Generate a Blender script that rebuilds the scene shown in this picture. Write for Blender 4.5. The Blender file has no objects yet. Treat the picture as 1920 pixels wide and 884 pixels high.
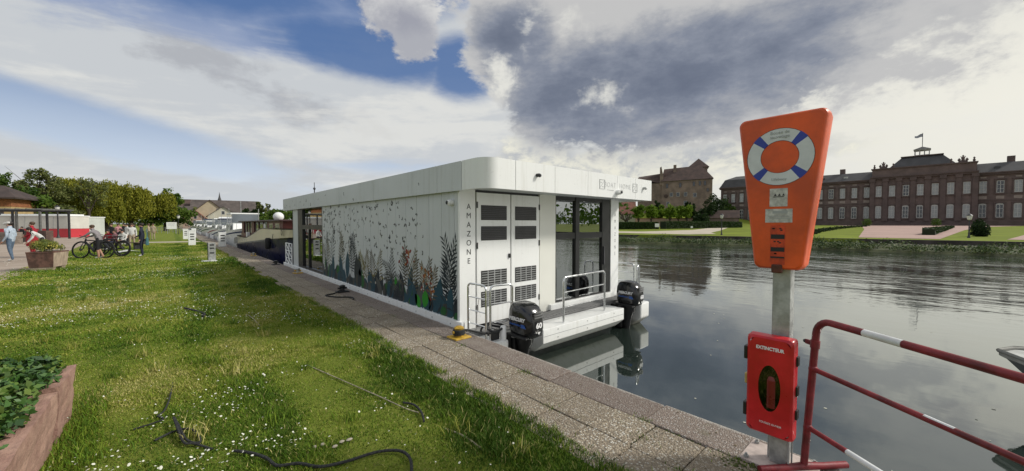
import bpy, bmesh, math, random
import numpy as np
from mathutils import Vector, Matrix
random.seed(7); rng = np.random.default_rng(11)
S = bpy.context.scene; COL = S.collection; D = bpy.data
R_ = math.radians
# ------------------------------------------------------------------ camera
PITCH = math.atan(22/710); YAW = R_(41.929); EYE = 1.6
cam = D.cameras.new('camera'); camo = D.objects.new('camera', cam); COL.objects.link(camo)
cam.sensor_fit = 'HORIZONTAL'; cam.sensor_width = 36; cam.lens = 36*710/1920
cam.clip_start = 0.05; cam.clip_end = 6000
camo.location = (0, 0, EYE); camo.rotation_euler = (math.pi/2-PITCH, 0, -YAW)
S.camera = camo
S.view_settings.view_transform = 'Standard'; S.view_settings.look = 'None'
S.view_settings.exposure = 0.12; S.view_settings.gamma = 1.0
# ------------------------------------------------------------------ sun
SUN_EL = 36; SUN_AZ = 130          # azimuth clockwise from +Y (along the quay)
sd = Vector((math.sin(R_(SUN_AZ))*math.cos(R_(SUN_EL)), math.cos(R_(SUN_AZ))*math.cos(R_(SUN_EL)), math.sin(R_(SUN_EL))))
sun = D.lights.new('sun', 'SUN'); sun.energy = 2.9; sun.angle = R_(9); sun.color = (1, .955, .87)
suno = D.objects.new('sun', sun); COL.objects.link(suno)
suno.rotation_euler = sd.to_track_quat('Z', 'Y').to_euler()
# ------------------------------------------------------------------ node expression helper
class G:
    def __init__(s, tree): s.t = tree; s.N = tree.nodes; s.L = tree.links
    def put(s, sock, v):
        if isinstance(v, X): s.L.new(v.o, sock)
        else: sock.default_value = v
    def m(s, op, *a):
        n = s.N.new('ShaderNodeMath'); n.operation = op
        for i, v in enumerate(a): s.put(n.inputs[i], v)
        return X(s, n.outputs[0])
    def ss(s, x, a, b, c=0., d=1.):
        n = s.N.new('ShaderNodeMapRange'); n.interpolation_type = 'SMOOTHSTEP'
        for i, v in enumerate((x, a, b, c, d)): s.put(n.inputs[i], v)
        return X(s, n.outputs[0])
    def noise(s, vec, scale, detail=5, rough=.55, dist=0., col=False):
        n = s.N.new('ShaderNodeTexNoise'); s.put(n.inputs['Vector'], vec)
        n.inputs['Scale'].default_value = scale; n.inputs['Detail'].default_value = detail
        n.inputs['Roughness'].default_value = rough; n.inputs['Distortion'].default_value = dist
        return X(s, n.outputs[1 if col else 0])
    def vor(s, vec, scale, out='Distance', feat='F1', rnd=1.):
        n = s.N.new('ShaderNodeTexVoronoi'); n.feature = feat; s.put(n.inputs['Vector'], vec)
        n.inputs['Scale'].default_value = scale; n.inputs['Randomness'].default_value = rnd
        return X(s, n.outputs[out])
    def mix(s, f, a, b):
        n = s.N.new('ShaderNodeMix'); n.data_type = 'RGBA'
        s.put(n.inputs[0], f)
        for i, v in ((6, a), (7, b)):
            if isinstance(v, tuple): v = tuple(v)+(1,) if len(v) == 3 else v
            s.put(n.inputs[i], v)
        return X(s, n.outputs[2])
    def ramp(s, f, stops):
        n = s.N.new('ShaderNodeValToRGB'); e = n.color_ramp.elements
        while len(e) < len(stops): e.new(.5)
        for q, (p, c) in zip(e, stops): q.position = p; q.color = tuple(c)+(1,)
        s.put(n.inputs[0], f); return X(s, n.outputs[0])
    def xyz(s, x, y, z=0.):
        n = s.N.new('ShaderNodeCombineXYZ')
        for i, v in enumerate((x, y, z)): s.put(n.inputs[i], v)
        return X(s, n.outputs[0])
    def sep(s, v):
        n = s.N.new('ShaderNodeSeparateXYZ'); s.L.new(v.o, n.inputs[0])
        return [X(s, o) for o in n.outputs]
    def pos(s): return X(s, s.N.new('ShaderNodeNewGeometry').outputs['Position'])
    def obj(s): return X(s, s.N.new('ShaderNodeTexCoord').outputs['Object'])
    def attr(s, name):
        n = s.N.new('ShaderNodeAttribute'); n.attribute_name = name; return X(s, n.outputs['Fac'])
class X:
    def __init__(s, g, o): s.g = g; s.o = o
    def __add__(s, b): return s.g.m('ADD', s, b)
    __radd__ = __add__
    def __sub__(s, b): return s.g.m('SUBTRACT', s, b)
    def __rsub__(s, b): return s.g.m('SUBTRACT', b, s)
    def __mul__(s, b): return s.g.m('MULTIPLY', s, b)
    __rmul__ = __mul__
    def __truediv__(s, b): return s.g.m('DIVIDE', s, b)
    def max(s, b): return s.g.m('MAXIMUM', s, b)
    def min(s, b): return s.g.m('MINIMUM', s, b)
    def clamp(s): return s.g.m('MAXIMUM', s.g.m('MINIMUM', s, 1.), 0.)
# ------------------------------------------------------------------ sky
W = D.worlds.new('World'); S.world = W; W.use_nodes = True
g = G(W.node_tree); g.N.clear()
dv = X(g, g.N.new('ShaderNodeTexCoord').outputs['Generated'])
dx, dy, dz = g.sep(dv)
az = g.m('ARCTAN2', dx, dy)*57.29578          # degrees clockwise from +Y
el = g.m('ARCSINE', dz)*57.29578
zz = dz.max(0.)+.13
q = g.xyz(dx/zz, dy/zz, 0.)                   # cloud-layer coordinates
nA = g.noise(q, .9, 7, .6, .3)-.5
nB = g.noise(q, 2.6, 7, .62)-.5
nC = g.noise(g.xyz(az*.045, el*.095, 3.), 1.6, 8, .64)-.5
nD = g.noise(g.xyz(az*.05, el*.075, 7.), 3.4, 7, .62, .4)-.5
nE = g.noise(g.xyz(az*.05, el*.07, 1.), 11., 5, .6, .3)-.5
nS = g.noise(g.xyz(az*.03+el*.03, el*.16-az*.02, 5.), 1.3, 7, .6, .5)-.5
def blob(a0, e0, rx, ry, rot=0.):
    c, s_ = math.cos(R_(rot)), math.sin(R_(rot))
    A = az-a0; E_ = el-e0
    u = (A*c+E_*s_)/rx; v = (E_*c-A*s_)/ry
    return 1.-g.m('SQRT', u*u+v*v)
sky = g.N.new('ShaderNodeTexSky'); sky.sky_type = 'NISHITA'; sky.sun_disc = False
sky.sun_elevation = R_(SUN_EL); sky.sun_rotation = R_(SUN_AZ); sky.altitude = 200; sky.dust_density = 1.2; sky.ozone_density = 2
SKYS = .085
def lin(c): return tuple(v/SKYS for v in c)
base = g.mix(.55, X(g, sky.outputs[0]), lin((.07, .16, .40)))
base = g.mix(g.ss(el, 1., 20.), lin((.60, .68, .78)), base)
# thin high veil
holes = (blob(23, 22.6, 19, 5.0, -4)*1.5).max(blob(34.5, 22, 9, 6.)*1.5).max(blob(24, 29.5, 17, 5.5)*.9).max(blob(6, 26.5, 20, 4.6, 6)*1.0).max(blob(-6, 9.6, 27, 3.6, -12)*1.45).max(blob(24, 8.2, 18, 1.3, 2)*.55).max(blob(-30, 30, 26, 12)*.6).max(blob(140, 40, 40, 14)*.8).max(blob(-90, 35, 50, 14)*.8).max(blob(-160, 30, 50, 10)*.8)
hole = g.ss(holes+nA*1.25+nB*.55+nS*.7, .02, .72)
veilc = g.mix(g.ss(az, 30., 84.), lin((.53, .555, .58)), lin((.73, .72, .66)))
greys = g.ss(blob(4, 17.8, 22, 4.6, -14)+nS*1.6+nC*2.4+nD*1.2+nE*.5, .2, .8)
veilc = g.mix(greys*.75, veilc, lin((.36, .375, .41)))
veilc = g.mix(g.ss(nS*2.2+nC*1.4+nB*.9, -.15, .35)*.75, veilc, lin((.70, .70, .67)))
greyblue = g.ss(blob(8, 27, 34, 8.5, 4)+nS*2.0+nA*1.2+nB*.7, .02, .62)
veilc = g.mix(greyblue*.88, veilc, lin((.23, .30, .47)))
skyc = g.mix((1.-hole*.94)*g.ss(el, -2., 6., .8, 1.), base, veilc)
# small bright cumulus
cu = blob(25.2, 29.5, 7.0, 7.2).max(blob(20., 32, 6, 5)).max(blob(27.5, 25.2, 4.6, 4.2))
cum = g.ss(cu+nC*1.1+nD*.8+nE*.35, .10, .30)
cuc = g.mix(g.ss(nD*1.6+(el-28.)*.015+nC*1.2+nE*.4, -.22, .34), lin((.38, .39, .43)), lin((.66, .66, .65)))
cuc = g.mix(g.ss(blob(26.5, 27, 6, 3.4)+nD*1.5, .1, .8)*.6, cuc, lin((.27, .28, .34)))
skyc = g.mix(cum, skyc, cuc)
# creamy cumulus tops behind the big cloud, low
lowc = blob(56, 7.6, 20, 4.2).max(blob(46, 9.5, 9, 5.)).max(blob(73, 9, 14, 2.8)*.9)
lowm = g.ss(lowc+nC*1.2+nD*1.2+nE*.4, .05, .4)
skyc = g.mix(lowm*.9, skyc, g.mix(g.ss(nD*1.3+nC*.6+nE*.5, -.22, .2), lin((.42, .44, .47)), lin((.80, .78, .66))))
# the big dark cumulus
big = blob(48, 29, 15, 13).max(blob(43.5, 29.5, 9.8, 13.5)).max(blob(49.5, 20, 12., 10.6, -8)).max(blob(58, 22, 17, 13.6)).max(blob(72, 27.5, 24, 18.5)).max(blob(88, 33, 19, 18.5, -16)).max(blob(97, 36, 16, 19)).max(blob(66, 14.5, 12, 5)*.6)
bsh = big+nC*.9+nD*.65+nE*.26
bigm = g.ss(bsh, -.02, .20)
dark = nC*1.7+nD*.42+nE*.08-blob(54, 18.5, 19, 10).max(-.8)*.62-blob(80, 22, 26, 9, 14).max(-.8)*.5-blob(40.5, 26, 6, 5.5).max(-.5)*.75+blob(62, 29, 13, 5).max(-.5)*.16
bigc = g.ramp(g.ss(dark, -.62, .62), [(0., lin((.125, .148, .205))), (.3, lin((.165, .19, .25))), (.55, lin((.225, .25, .31))), (.8, lin((.33, .345, .38))), (1., lin((.50, .50, .50)))])
lit = blob(40.3, 19.5, 3.2, 4.8, 14).max(blob(55.5, 17.8, 4.6, 2.4)*.5).max(blob(50, 27, 6, 2.5)*.5).max(blob(44.5, 27.5, 3., 3.)*.6)
bigc = g.mix(g.ss(lit+nD*2.4+nC*1.3+nE*.9, .12, 1.1), bigc, lin((.70, .695, .65)))
rim = 1.-g.ss(bsh, .02, .20)
bigc = g.mix(rim*.32, bigc, lin((.70, .70, .67)))
skyc = g.mix(bigm, skyc, bigc)
# glow of the hidden sun low on the right
skyc = g.mix(g.ss(blob(100, 10, 28, 13), 0., 1.)*.5*(1.-bigm), skyc, lin((.88, .86, .76)))
bg = g.N.new('ShaderNodeBackground'); g.L.new(skyc.o, bg.inputs[0]); bg.inputs[1].default_value = SKYS
wo = g.N.new('ShaderNodeOutputWorld'); g.L.new(bg.outputs[0], wo.inputs[0])
# ------------------------------------------------------------------ object helpers
def tag(o, label=None, cat=None, group=None, kind=None):
    if label: o['label'] = label
    if cat: o['category'] = cat
    if group: o['group'] = group
    if kind: o['kind'] = kind
    return o
def link(o, parent=None):
    COL.objects.link(o)
    if parent is not None: o.parent = parent
    return o
def thing(name, label, cat, loc=(0, 0, 0), rz=0., group=None):
    o = link(D.objects.new(name, None)); o.empty_display_size = .2
    o.location = loc; o.rotation_euler = (0, 0, rz); return tag(o, label, cat, group)
def kids(o): return [c for c in COL.objects if c.parent == o]
def copy_tree(o, loc=None, rz=None, label=None, parent=None):
    c = o.copy(); COL.objects.link(c)
    if parent is not None: c.parent = parent
    if loc is not None: c.location = loc
    if rz is not None: c.rotation_euler = (0, 0, rz)
    if label: c['label'] = label
    for ch in CH.get(o.name, []): copy_tree(ch, parent=c)
    return c
CH = {}
class MB:
    def __init__(s): s.v = []; s.f = []; s.m = []; s.sm = []
    def add(s, vs, fs, mi=0, smooth=False):
        b = len(s.v); s.v += [tuple(p) for p in vs]
        for f in fs: s.f.append(tuple(i+b for i in f)); s.m.append(mi); s.sm.append(smooth)
        return s
    def box(s, c, d, rz=0., mi=0, M=None):
        hx, hy, hz = d[0]/2, d[1]/2, d[2]/2; ca, sa = math.cos(rz), math.sin(rz); vs = []
        for z in (-hz, hz):
            for x, y in ((-hx, -hy), (hx, -hy), (hx, hy), (-hx, hy)):
                p = (c[0]+x*ca-y*sa, c[1]+x*sa+y*ca, c[2]+z)
                if M is not None: p = M @ Vector(p)
                vs.append(p)
        return s.add(vs, [(3, 2, 1, 0), (4, 5, 6, 7), (0, 1, 5, 4), (1, 2, 6, 5), (2, 3, 7, 6), (3, 0, 4, 7)], mi)
    def bb(s, x0, x1, y0, y1, z0, z1, mi=0):
        return s.box(((x0+x1)/2, (y0+y1)/2, (z0+z1)/2), (abs(x1-x0), abs(y1-y0), abs(z1-z0)), 0, mi)
    def ext(s, pts, vec, mi=0, smooth=False):     # extrude a planar polygon by vec
        n = len(pts); vec = Vector(vec); a = [Vector(p) for p in pts]; vs = a+[p+vec for p in a]
        fs = [tuple(range(n-1, -1, -1)), tuple(range(n, 2*n))]
        s.add(vs, fs, mi)
        s.f += [tuple(len(s.v)-2*n+k for k in (i, (i+1) % n, n+(i+1) % n, n+i)) for i in range(n)]
        s.m += [mi]*n; s.sm += [smooth]*n
        return s
    def tube(s, path, r, n=8, mi=0, closed=False):
        P = [Vector(p) for p in path]; k = len(P); rr = r if isinstance(r, (list, tuple)) else [r]*k
        vs = []; up = None
        for i in range(k):
            if closed: t = P[(i+1) % k]-P[i-1]
            else: t = P[min(i+1, k-1)]-P[max(i-1, 0)]
            t.normalize()
            if up is None:
                up = Vector((0, 0, 1)) if abs(t.z) < .9 else Vector((1, 0, 0))
            a = t.cross(up)
            if a.length < 1e-5: a = t.cross(Vector((.3, .9, .2)))
            a.normalize(); up = a.cross(t).normalized()
            for j in range(n):
                w = 2*math.pi*j/n; vs.append(P[i]+(a*math.cos(w)+up*math.sin(w))*rr[i])
        fs = []
        for i in range(k if closed else k-1):
            for j in range(n):
                a0 = i*n+j; a1 = i*n+(j+1) % n; b0 = ((i+1) % k)*n+j; b1 = ((i+1) % k)*n+(j+1) % n
                fs.append((a0, a1, b1, b0))
        s.add(vs, fs, mi, True)
        if not closed:
            s.add(vs[:n], [tuple(range(n-1, -1, -1))], mi); s.add(vs[-n:], [tuple(range(n))], mi)
        return s
    def lathe(s, prof, c=(0, 0, 0), n=16, mi=0, axis='z', smooth=True):
        vs = []
        for r, z in prof:
            for j in range(n):
                w = 2*math.pi*j/n; p = (r*math.cos(w), r*math.sin(w), z)
                if axis == 'x': p = (p[2], p[0], p[1])
                if axis == 'y': p = (p[0], p[2], p[1])
                vs.append((c[0]+p[0], c[1]+p[1], c[2]+p[2]))
        fs = [(i*n+j, i*n+(j+1) % n, (i+1)*n+(j+1) % n, (i+1)*n+j) for i in range(len(prof)-1) for j in range(n)]
        return s.add(vs, fs, mi, smooth)
    def ball(s, c, r, n=10, mi=0):
        rx, ry, rz = r if isinstance(r, (list, tuple)) else (r, r, r); vs = []; m = max(4, n//2)
        for i in range(m+1):
            t = math.pi*i/m
            for j in range(n):
                w = 2*math.pi*j/n
                vs.append((c[0]+rx*math.sin(t)*math.cos(w), c[1]+ry*math.sin(t)*math.sin(w), c[2]-rz*math.cos(t)))
        return s.add(vs, [(i*n+j, i*n+(j+1) % n, (i+1)*n+(j+1) % n, (i+1)*n+j) for i in range(m) for j in range(n)], mi, True)
    def mesh(s, name, mats):
        me = D.meshes.new(name); me.from_pydata(s.v, [], s.f)
        for m in (mats if isinstance(mats, (list, tuple)) else [mats]): me.materials.append(m)
        me.polygons.foreach_set('material_index', s.m); me.polygons.foreach_set('use_smooth', s.sm)
        me.update()
        if any(s.sm): me.set_sharp_from_angle(angle=R_(38))
        return me
    def build(s, name, mats, parent=None, bevel=0., seg=2, loc=None, rz=None):
        o = D.objects.new(name, s.mesh(name, mats)); link(o, parent)
        if parent is not None: CH.setdefault(parent.name, []).append(o)
        if loc is not None: o.location = loc
        if rz is not None: o.rotation_euler = (0, 0, rz)
        if bevel:
            b = o.modifiers.new('bevel', 'BEVEL'); b.width = bevel; b.segments = seg; b.limit_method = 'ANGLE'; b.angle_limit = R_(35)
        return o
def inst(name, me, parent=None, loc=(0, 0, 0), rot=(0, 0, 0), scale=(1, 1, 1)):
    o = D.objects.new(name, me); link(o, parent); o.location = loc; o.rotation_euler = rot; o.scale = scale
    if parent is not None: CH.setdefault(parent.name, []).append(o)
    return o
def np_mesh(name, V, F, mats, attr=None, mi=None):     # V (n,3); F (m,k) uniform faces
    me = D.meshes.new(name); n = len(V); m, k = F.shape
    me.vertices.add(n); me.vertices.foreach_set('co', np.asarray(V, np.float32).ravel())
    me.loops.add(m*k); me.loops.foreach_set('vertex_index', F.astype(np.int32).ravel())
    me.polygons.add(m); me.polygons.foreach_set('loop_start', np.arange(0, m*k, k, dtype=np.int32))
    me.update(calc_edges=True)
    for x in (mats if isinstance(mats, (list, tuple)) else [mats]): me.materials.append(x)
    if mi is not None: me.polygons.foreach_set('material_index', np.asarray(mi, np.int32))
    if attr is not None:
        a = me.attributes.new('tint', 'FLOAT', 'POINT'); a.data.foreach_set('value', np.asarray(attr, np.float32))
    me.validate(); return me
FACE_W = Matrix(((0, 0, -1, 0), (-1, 0, 0, 0), (0, 1, 0, 0), (0, 0, 0, 1)))   # text basis on a face that looks to -X
FACE_S = Matrix(((1, 0, 0, 0), (0, 0, -1, 0), (0, 1, 0, 0), (0, 0, 0, 1)))    # text basis on a face that looks to -Y
def text(name, s, size, mat, loc, basis, parent=None, sx=1., ext=.0008, align='CENTER', spacing=1., bold=0., line=1., shear=0.):
    cu = D.curves.new('lettering', 'FONT'); cu.body = s; cu.size = size; cu.align_x = align; cu.align_y = 'CENTER'
    cu.extrude = ext; cu.space_character = spacing; cu.offset = bold; cu.space_line = line; cu.shear = shear; cu.resolution_u = 3
    t = D.objects.new('lettering', cu); COL.objects.link(t)
    dg = bpy.context.evaluated_depsgraph_get(); me = D.meshes.new_from_object(t.evaluated_get(dg))
    D.objects.remove(t); D.curves.remove(cu)
    me.transform(Matrix.Translation(loc) @ basis @ Matrix.Diagonal((sx, 1, 1, 1)))
    me.materials.clear(); me.materials.append(mat)
    return inst(name, me, parent)
# ------------------------------------------------------------------ materials
MATS = {}
def mat(name, col, rough=.6, metal=0., var=.12, scale=6., bump=0., bscale=40., col2=None, coat=0., spec=.5, coords='obj'):
    if name in MATS: return MATS[name]
    m = D.materials.new(name); m.use_nodes = True; g = G(m.node_tree); b = g.N['Principled BSDF']
    p = g.obj() if coords == 'obj' else g.pos()
    n1 = g.noise(p, scale, 6, .6)
    c2 = col2 or tuple(c*(1-var*2.2) for c in col)
    c1 = tuple(min(1, c*(1+var*.9)) for c in col) if not col2 else col
    cc = g.mix(g.ss(n1, .3, .7), c2, c1)
    g.L.new(cc.o, b.inputs['Base Color'])
    b.inputs['Metallic'].default_value = metal; b.inputs['Specular IOR Level'].default_value = spec
    b.inputs['Coat Weight'].default_value = coat
    rr = g.ss(n1, .2, .8, max(.02, rough-.08), min(1, rough+.1)); g.L.new(rr.o, b.inputs['Roughness'])
    if bump:
        bp = g.N.new('ShaderNodeBump'); bp.inputs['Strength'].default_value = bump; bp.inputs['Distance'].default_value = .01
        g.L.new(g.noise(p, bscale, 5, .6).o, bp.inputs['Height']); g.L.new(bp.outputs[0], b.inputs['Normal'])
    MATS[name] = m; return m
def flat(name, col, rough=.5, spec=.4): return mat(name, col, rough, 0., .04, 3., spec=spec)
def wallmat(name, col, rough, dirt, line=False):
    m = D.materials.new(name); m.use_nodes = True; g = G(m.node_tree); b = g.N['Principled BSDF']; p = g.pos(); x, y, z = g.sep(p)
    st = g.noise(g.xyz(x*9, y*9, z*.35), 1., 5, .65); bl = g.noise(p, 1.1, 5, .6); sp = g.noise(p, 30, 3, .6)
    c = g.mix(g.ss(bl, .35, .7)*.35, col, tuple(v*.93 for v in col))
    c = g.mix(g.ss(st*.7+bl*.3, .50, .66)*dirt, c, (col[0]*.62, col[1]*.60, col[2]*.54))
    c = g.mix(g.ss(sp+bl*.2, .74, .82)*dirt*.8, c, (.3, .28, .25))
    if line:
        c = g.mix(g.ss(z+(bl-.5)*.10+(st-.5)*.12, -.52, -.42, 1., 0.)*.75, c, (.17, .165, .11)); c = g.mix(g.ss(z+(st-.5)*.3, -.36, -.12, 1., 0.)*.25, c, (.35, .33, .27))
    g.L.new(c.o, b.inputs['Base Color']); g.L.new(g.ss(bl, .3, .7, rough-.06, rough+.1).o, b.inputs['Roughness']); MATS[name] = m
    bp = g.N.new('ShaderNodeBump'); bp.inputs['Strength'].default_value = .06; bp.inputs['Distance'].default_value = .05; g.L.new(bl.o, bp.inputs['Height']); g.L.new(bp.outputs[0], b.inputs['Normal']); return m
M_white = wallmat('white_paint', (.79, .80, .79), .38, .26)
M_white2 = wallmat('white_hull', (.76, .77, .76), .32, .34, True)
M_panel = wallmat('shaded_white_panel', (.55, .575, .585), .42, .28)  # tone lowered because the quay side is lit less than the end
M_black = mat('black_frame', (.014, .014, .015), .35, 0, .1)
M_rubber = mat('black_rubber', (.012, .012, .013), .75, 0, .2, 30)
M_steel = mat('stainless_steel', (.72, .73, .74), .22, 1., .05, 9)
M_galv = mat('galvanised_steel', (.44, .45, .44), .5, .55, .14, 14, .15, 60)
M_dark = mat('dark_metal', (.05, .05, .055), .5, .3, .15)
M_ink = flat('black_ink', (.02, .021, .024), .5)
M_greyink = flat('grey_ink', (.36, .37, .37), .5)
M_whiteink = flat('white_ink', (.8, .8, .8), .5)
M_chrome = mat('chrome', (.8, .8, .8), .08, 1., .03)
def glass_mat(name, tint, refl, rough=.01):
    m = D.materials.new(name); m.use_nodes = True; g = G(m.node_tree); N = g.N; N.clear()
    t = N.new('ShaderNodeBsdfTransparent'); t.inputs[0].default_value = tint+(1,)
    gl = N.new('ShaderNodeBsdfGlossy'); gl.inputs['Roughness'].default_value = rough; gl.inputs[0].default_value = (.9, .93, .95, 1)
    fr = N.new('ShaderNodeFresnel'); fr.inputs[0].default_value = 1.5
    f = g.ss(X(g, fr.outputs[0]), 0., 1., refl, 1.)
    mx = N.new('ShaderNodeMixShader'); g.L.new(f.o, mx.inputs[0]); g.L.new(t.outputs[0], mx.inputs[1]); g.L.new(gl.outputs[0], mx.inputs[2])
    o = N.new('ShaderNodeOutputMaterial'); g.L.new(mx.outputs[0], o.inputs[0]); MATS[name] = m; return m
M_glass = glass_mat('coated_glass', (.55, .58, .58), .42)
M_win = mat('window_glass', (.10, .115, .13), .08, 0, .3, .3, spec=.9)
def vnoise(x, y, s, seed):
    r = np.random.default_rng(seed).random((64, 64)); x = np.asarray(x)*s; y = np.asarray(y)*s
    xi = np.floor(x).astype(int); yi = np.floor(y).astype(int); u = x-xi; v = y-yi
    u = u*u*(3-2*u); v = v*v*(3-2*v)
    A = r[xi % 64, yi % 64]; B = r[(xi+1) % 64, yi % 64]; Cc = r[xi % 64, (yi+1) % 64]; Dd = r[(xi+1) % 64, (yi+1) % 64]
    return (A*(1-u)+B*u)*(1-v)+(Cc*(1-u)+Dd*u)*v
# ================================================================== ground, water, quay
def new_mat(name):
    m = D.materials.new(name); m.use_nodes = True; g = G(m.node_tree); MATS[name] = m
    return m, g, g.N['Principled BSDF']
def bump(g, b, h, strength=.5, dist=.01):
    bp = g.N.new('ShaderNodeBump'); bp.inputs['Strength'].default_value = strength; bp.inputs['Distance'].default_value = dist
    g.L.new(h.o, bp.inputs['Height']); g.L.new(bp.outputs[0], b.inputs['Normal'])
# lawn soil and turf
M_lawn, g, b = new_mat('lawn_turf'); p = g.pos()
n1 = g.noise(p, .55, 5, .6); n2 = g.noise(p, 3.2, 6, .65); n3 = g.noise(p, 40, 4, .7)
lx_, ly_, lz_ = g.sep(p); wx_ = lx_+(n1-.5)*.9+(n2-.5)*.35
band = g.ss(g.m('ABSOLUTE', wx_-.45), .10, .34, 1., 0.).max(g.ss(wx_, 1.45, 1.8))
c = g.mix((g.ss(n1+(n2-.5)*.6, .42, .70)*.7).max(band), (.17, .215, .030), (.085, .145, .013))
c = g.mix(g.ss(n3, .3, .75)*.6, c, (.18, .185, .045))
c = g.mix(g.ss(n2*.6+g.noise(p, 1.3, 4, .5)*.7, .80, .90)*.8, c, (.17, .125, .07))
g.L.new(c.o, b.inputs['Base Color']); b.inputs['Roughness'].default_value = .95; b.inputs['Specular IOR Level'].default_value = .1
bump(g, b, n3+n2*.6, .9, .03)
# beige gravel
M_gravel, g, b = new_mat('beige_gravel'); p = g.pos()
c = g.mix(g.ss(g.noise(p, .5, 6, .6), .3, .7), (.30, .235, .185), (.40, .33, .27)); c = g.mix(g.ss(g.noise(p, 60, 3, .7), .4, .7)*.4, c, (.22, .17, .13))
g.L.new(c.o, b.inputs['Base Color']); b.inputs['Roughness'].default_value = .95
# pink castle gravel
M_pink = mat('pink_gravel', (.40, .27, .23), .95, 0, .08, .3, coords='pos')
M_sand = mat('sand_path', (.48, .42, .33), .95, 0, .08, .4, coords='pos')
M_far = mat('far_grass', (.17, .21, .028), .95, 0, .14, .25, coords='pos', spec=.1)
# exposed aggregate
def aggregate(name, dk, a, bcol, cc, scale=85, edge=False):
    m, g, b = new_mat(name); p = g.pos()
    oi = X(g, g.N.new('ShaderNodeObjectInfo').outputs['Random'])
    col = g.vor(p, scale, 'Color'); r, gg, bb_ = g.sep(col); d = g.vor(p, scale, 'Distance')
    st = g.mix(g.ss(r, .2, .8), a, bcol); st = g.mix(g.ss(gg, .78, .84), st, cc)
    st = g.mix(g.ss(d, .42, .62)*.9, st, dk)
    wear = g.noise(p, 2.2, 6, .65); st = g.mix(g.ss(wear, .50, .70)*.55, st, tuple(x*.5 for x in a))
    st = g.mix(g.ss(g.noise(p, 5.5, 5, .6), .58, .72)*.35, st, (.10, .10, .035))
    st = g.mix(g.ss(oi, 0., 1., 0., .42), st, tuple(x*.6 for x in bcol))
    if edge:
        ex, ey, ez = g.sep(p); st = g.mix(g.ss(ex+(wear-.5)*.10+(g.noise(p, 14, 4, .6)-.5)*.06, 3.175, 3.215)*.7, st, (.50, .48, .44)); st = g.mix(g.ss(g.noise(p, 1.1, 5, .6), .52, .7)*.35, st, (.40, .36, .31))
    g.L.new(st.o, b.inputs['Base Color']); b.inputs['Roughness'].default_value = .88; b.inputs['Specular IOR Level'].default_value = .25
    bump(g, b, (1.-d)+g.noise(p, 9, 4, .6)*.7, .8, .012); return m
M_slab = aggregate('aggregate_slab', (.185, .155, .115), (.41, .35, .26), (.28, .23, .175), (.56, .54, .48), 70)
M_cap = aggregate('granite_capstone', (.19, .155, .13), (.31, .255, .215), (.235, .185, .16), (.47, .45, .42), 95, True)
M_joint = mat('joint_soil', (.06, .055, .035), .95, 0, .2, 10, .5, 40, coords='pos')
M_moss = mat('moss', (.07, .085, .02), .95, 0, .25, 30)
M_wallstone = mat('quay_concrete', (.17, .155, .135), .9, 0, .2, 2., .4, 20, coords='pos')
EDGE = 3.22; JOINT = 2.83; WL = -.6
# bank line on the far side (x at the waterline)
BL = [(-500, 46), (-60, 44.5), (-20, 43), (-4, 42.1), (1.3, 41.2), (7, 40.5), (12, 40.6), (16.3, 39.6), (23.4, 37.2), (40, 34), (90, 31), (220, 29), (900, 30)]
def bankx(y):
    for (y0, x0), (y1, x1) in zip(BL, BL[1:]):
        if y0 <= y <= y1: return x0+(x1-x0)*(y-y0)/(y1-y0)
# ground: one sheet (near side lawn, canal bed, far garden) swept along Y
ys = [-500, -60, -30, -20, -10, -4, 1.3, 7, 12, 16.3, 23.4, 30, 40, 60, 90, 150, 220, 400, 900, 3000]
ground = MB(); V = []; F = []
for y in ys:
    bx = bankx(min(y, 900))
    row = [(-3000, y, 0), (-300, y, 0), (-60, y, 0), (-9, y, 0), (2.03, y, 0), (2.03, y, -.06), (3.0, y, -.06), (3.0, y, -2.2), (bx-2, y, -2.2), (bx-.1, y, -.75), (bx+.5, y, -.45), (bx+4.2, y, -.2), (bx+6.3, y, -.17),
           (bx+6.35, y, .2), (bx+30, y, .34), (bx+80, y, .62), (bx+150, y, 1.0), (bx+400, y, 1.2), (3500, y, 2.)]
    V += row
k = 19
for i in range(len(ys)-1):
    for j in range(k-1): F.append((i*k+j, i*k+j+1, (i+1)*k+j+1, (i+1)*k+j))
ground.add(V, F)
for i in range(len(F)):
    j = i % (k-1); ground.m[i] = 0 if j < 4 else (1 if j < 8 else (2 if j < 12 else 3))
gr = ground.build('ground', [M_lawn, M_joint, mat('bank_soil', (.06, .07, .025), .95, 0, .2, 2, coords='pos'), M_far]); tag(gr, kind='structure')
# water
M_water, g, b = new_mat('canal_water'); p = g.pos(); px_, py_, pz_ = g.sep(p)
b.inputs['Base Color'].default_value = (.020, .030, .025, 1); b.inputs['Roughness'].default_value = .03
b.inputs['Specular IOR Level'].default_value = .0
far = g.ss(px_-py_*.10, 8., 27.)
w1 = g.noise(g.xyz(px_*1.1, py_*.55), 1.0, 3, .5, .4); w2 = g.noise(g.xyz(px_*3.4, py_*1.7), 1.0, 4, .55, .6); w3 = g.noise(g.xyz(px_*.25, py_*.18), 1., 3, .5)
gust = g.ss(w3, .32, .62, .25, 1.)
hgt = w1*(.0022+far*.040*gust)+w2*(.0005+far*.016*gust)
bp = g.N.new('ShaderNodeBump'); bp.inputs['Strength'].default_value = 1.; bp.inputs['Distance'].default_value = 1.
g.L.new(hgt.o, bp.inputs['Height']); g.L.new(bp.outputs[0], b.inputs['Normal'])
lw = g.N.new('ShaderNodeLayerWeight'); lw.inputs[0].default_value = .5; g.L.new(bp.outputs[0], lw.inputs['Normal'])
gl = g.N.new('ShaderNodeBsdfGlossy'); gl.inputs['Roughness'].default_value = .025; gl.inputs[0].default_value = (.93, .95, .93, 1); g.L.new(bp.outputs[0], gl.inputs['Normal'])
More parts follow.
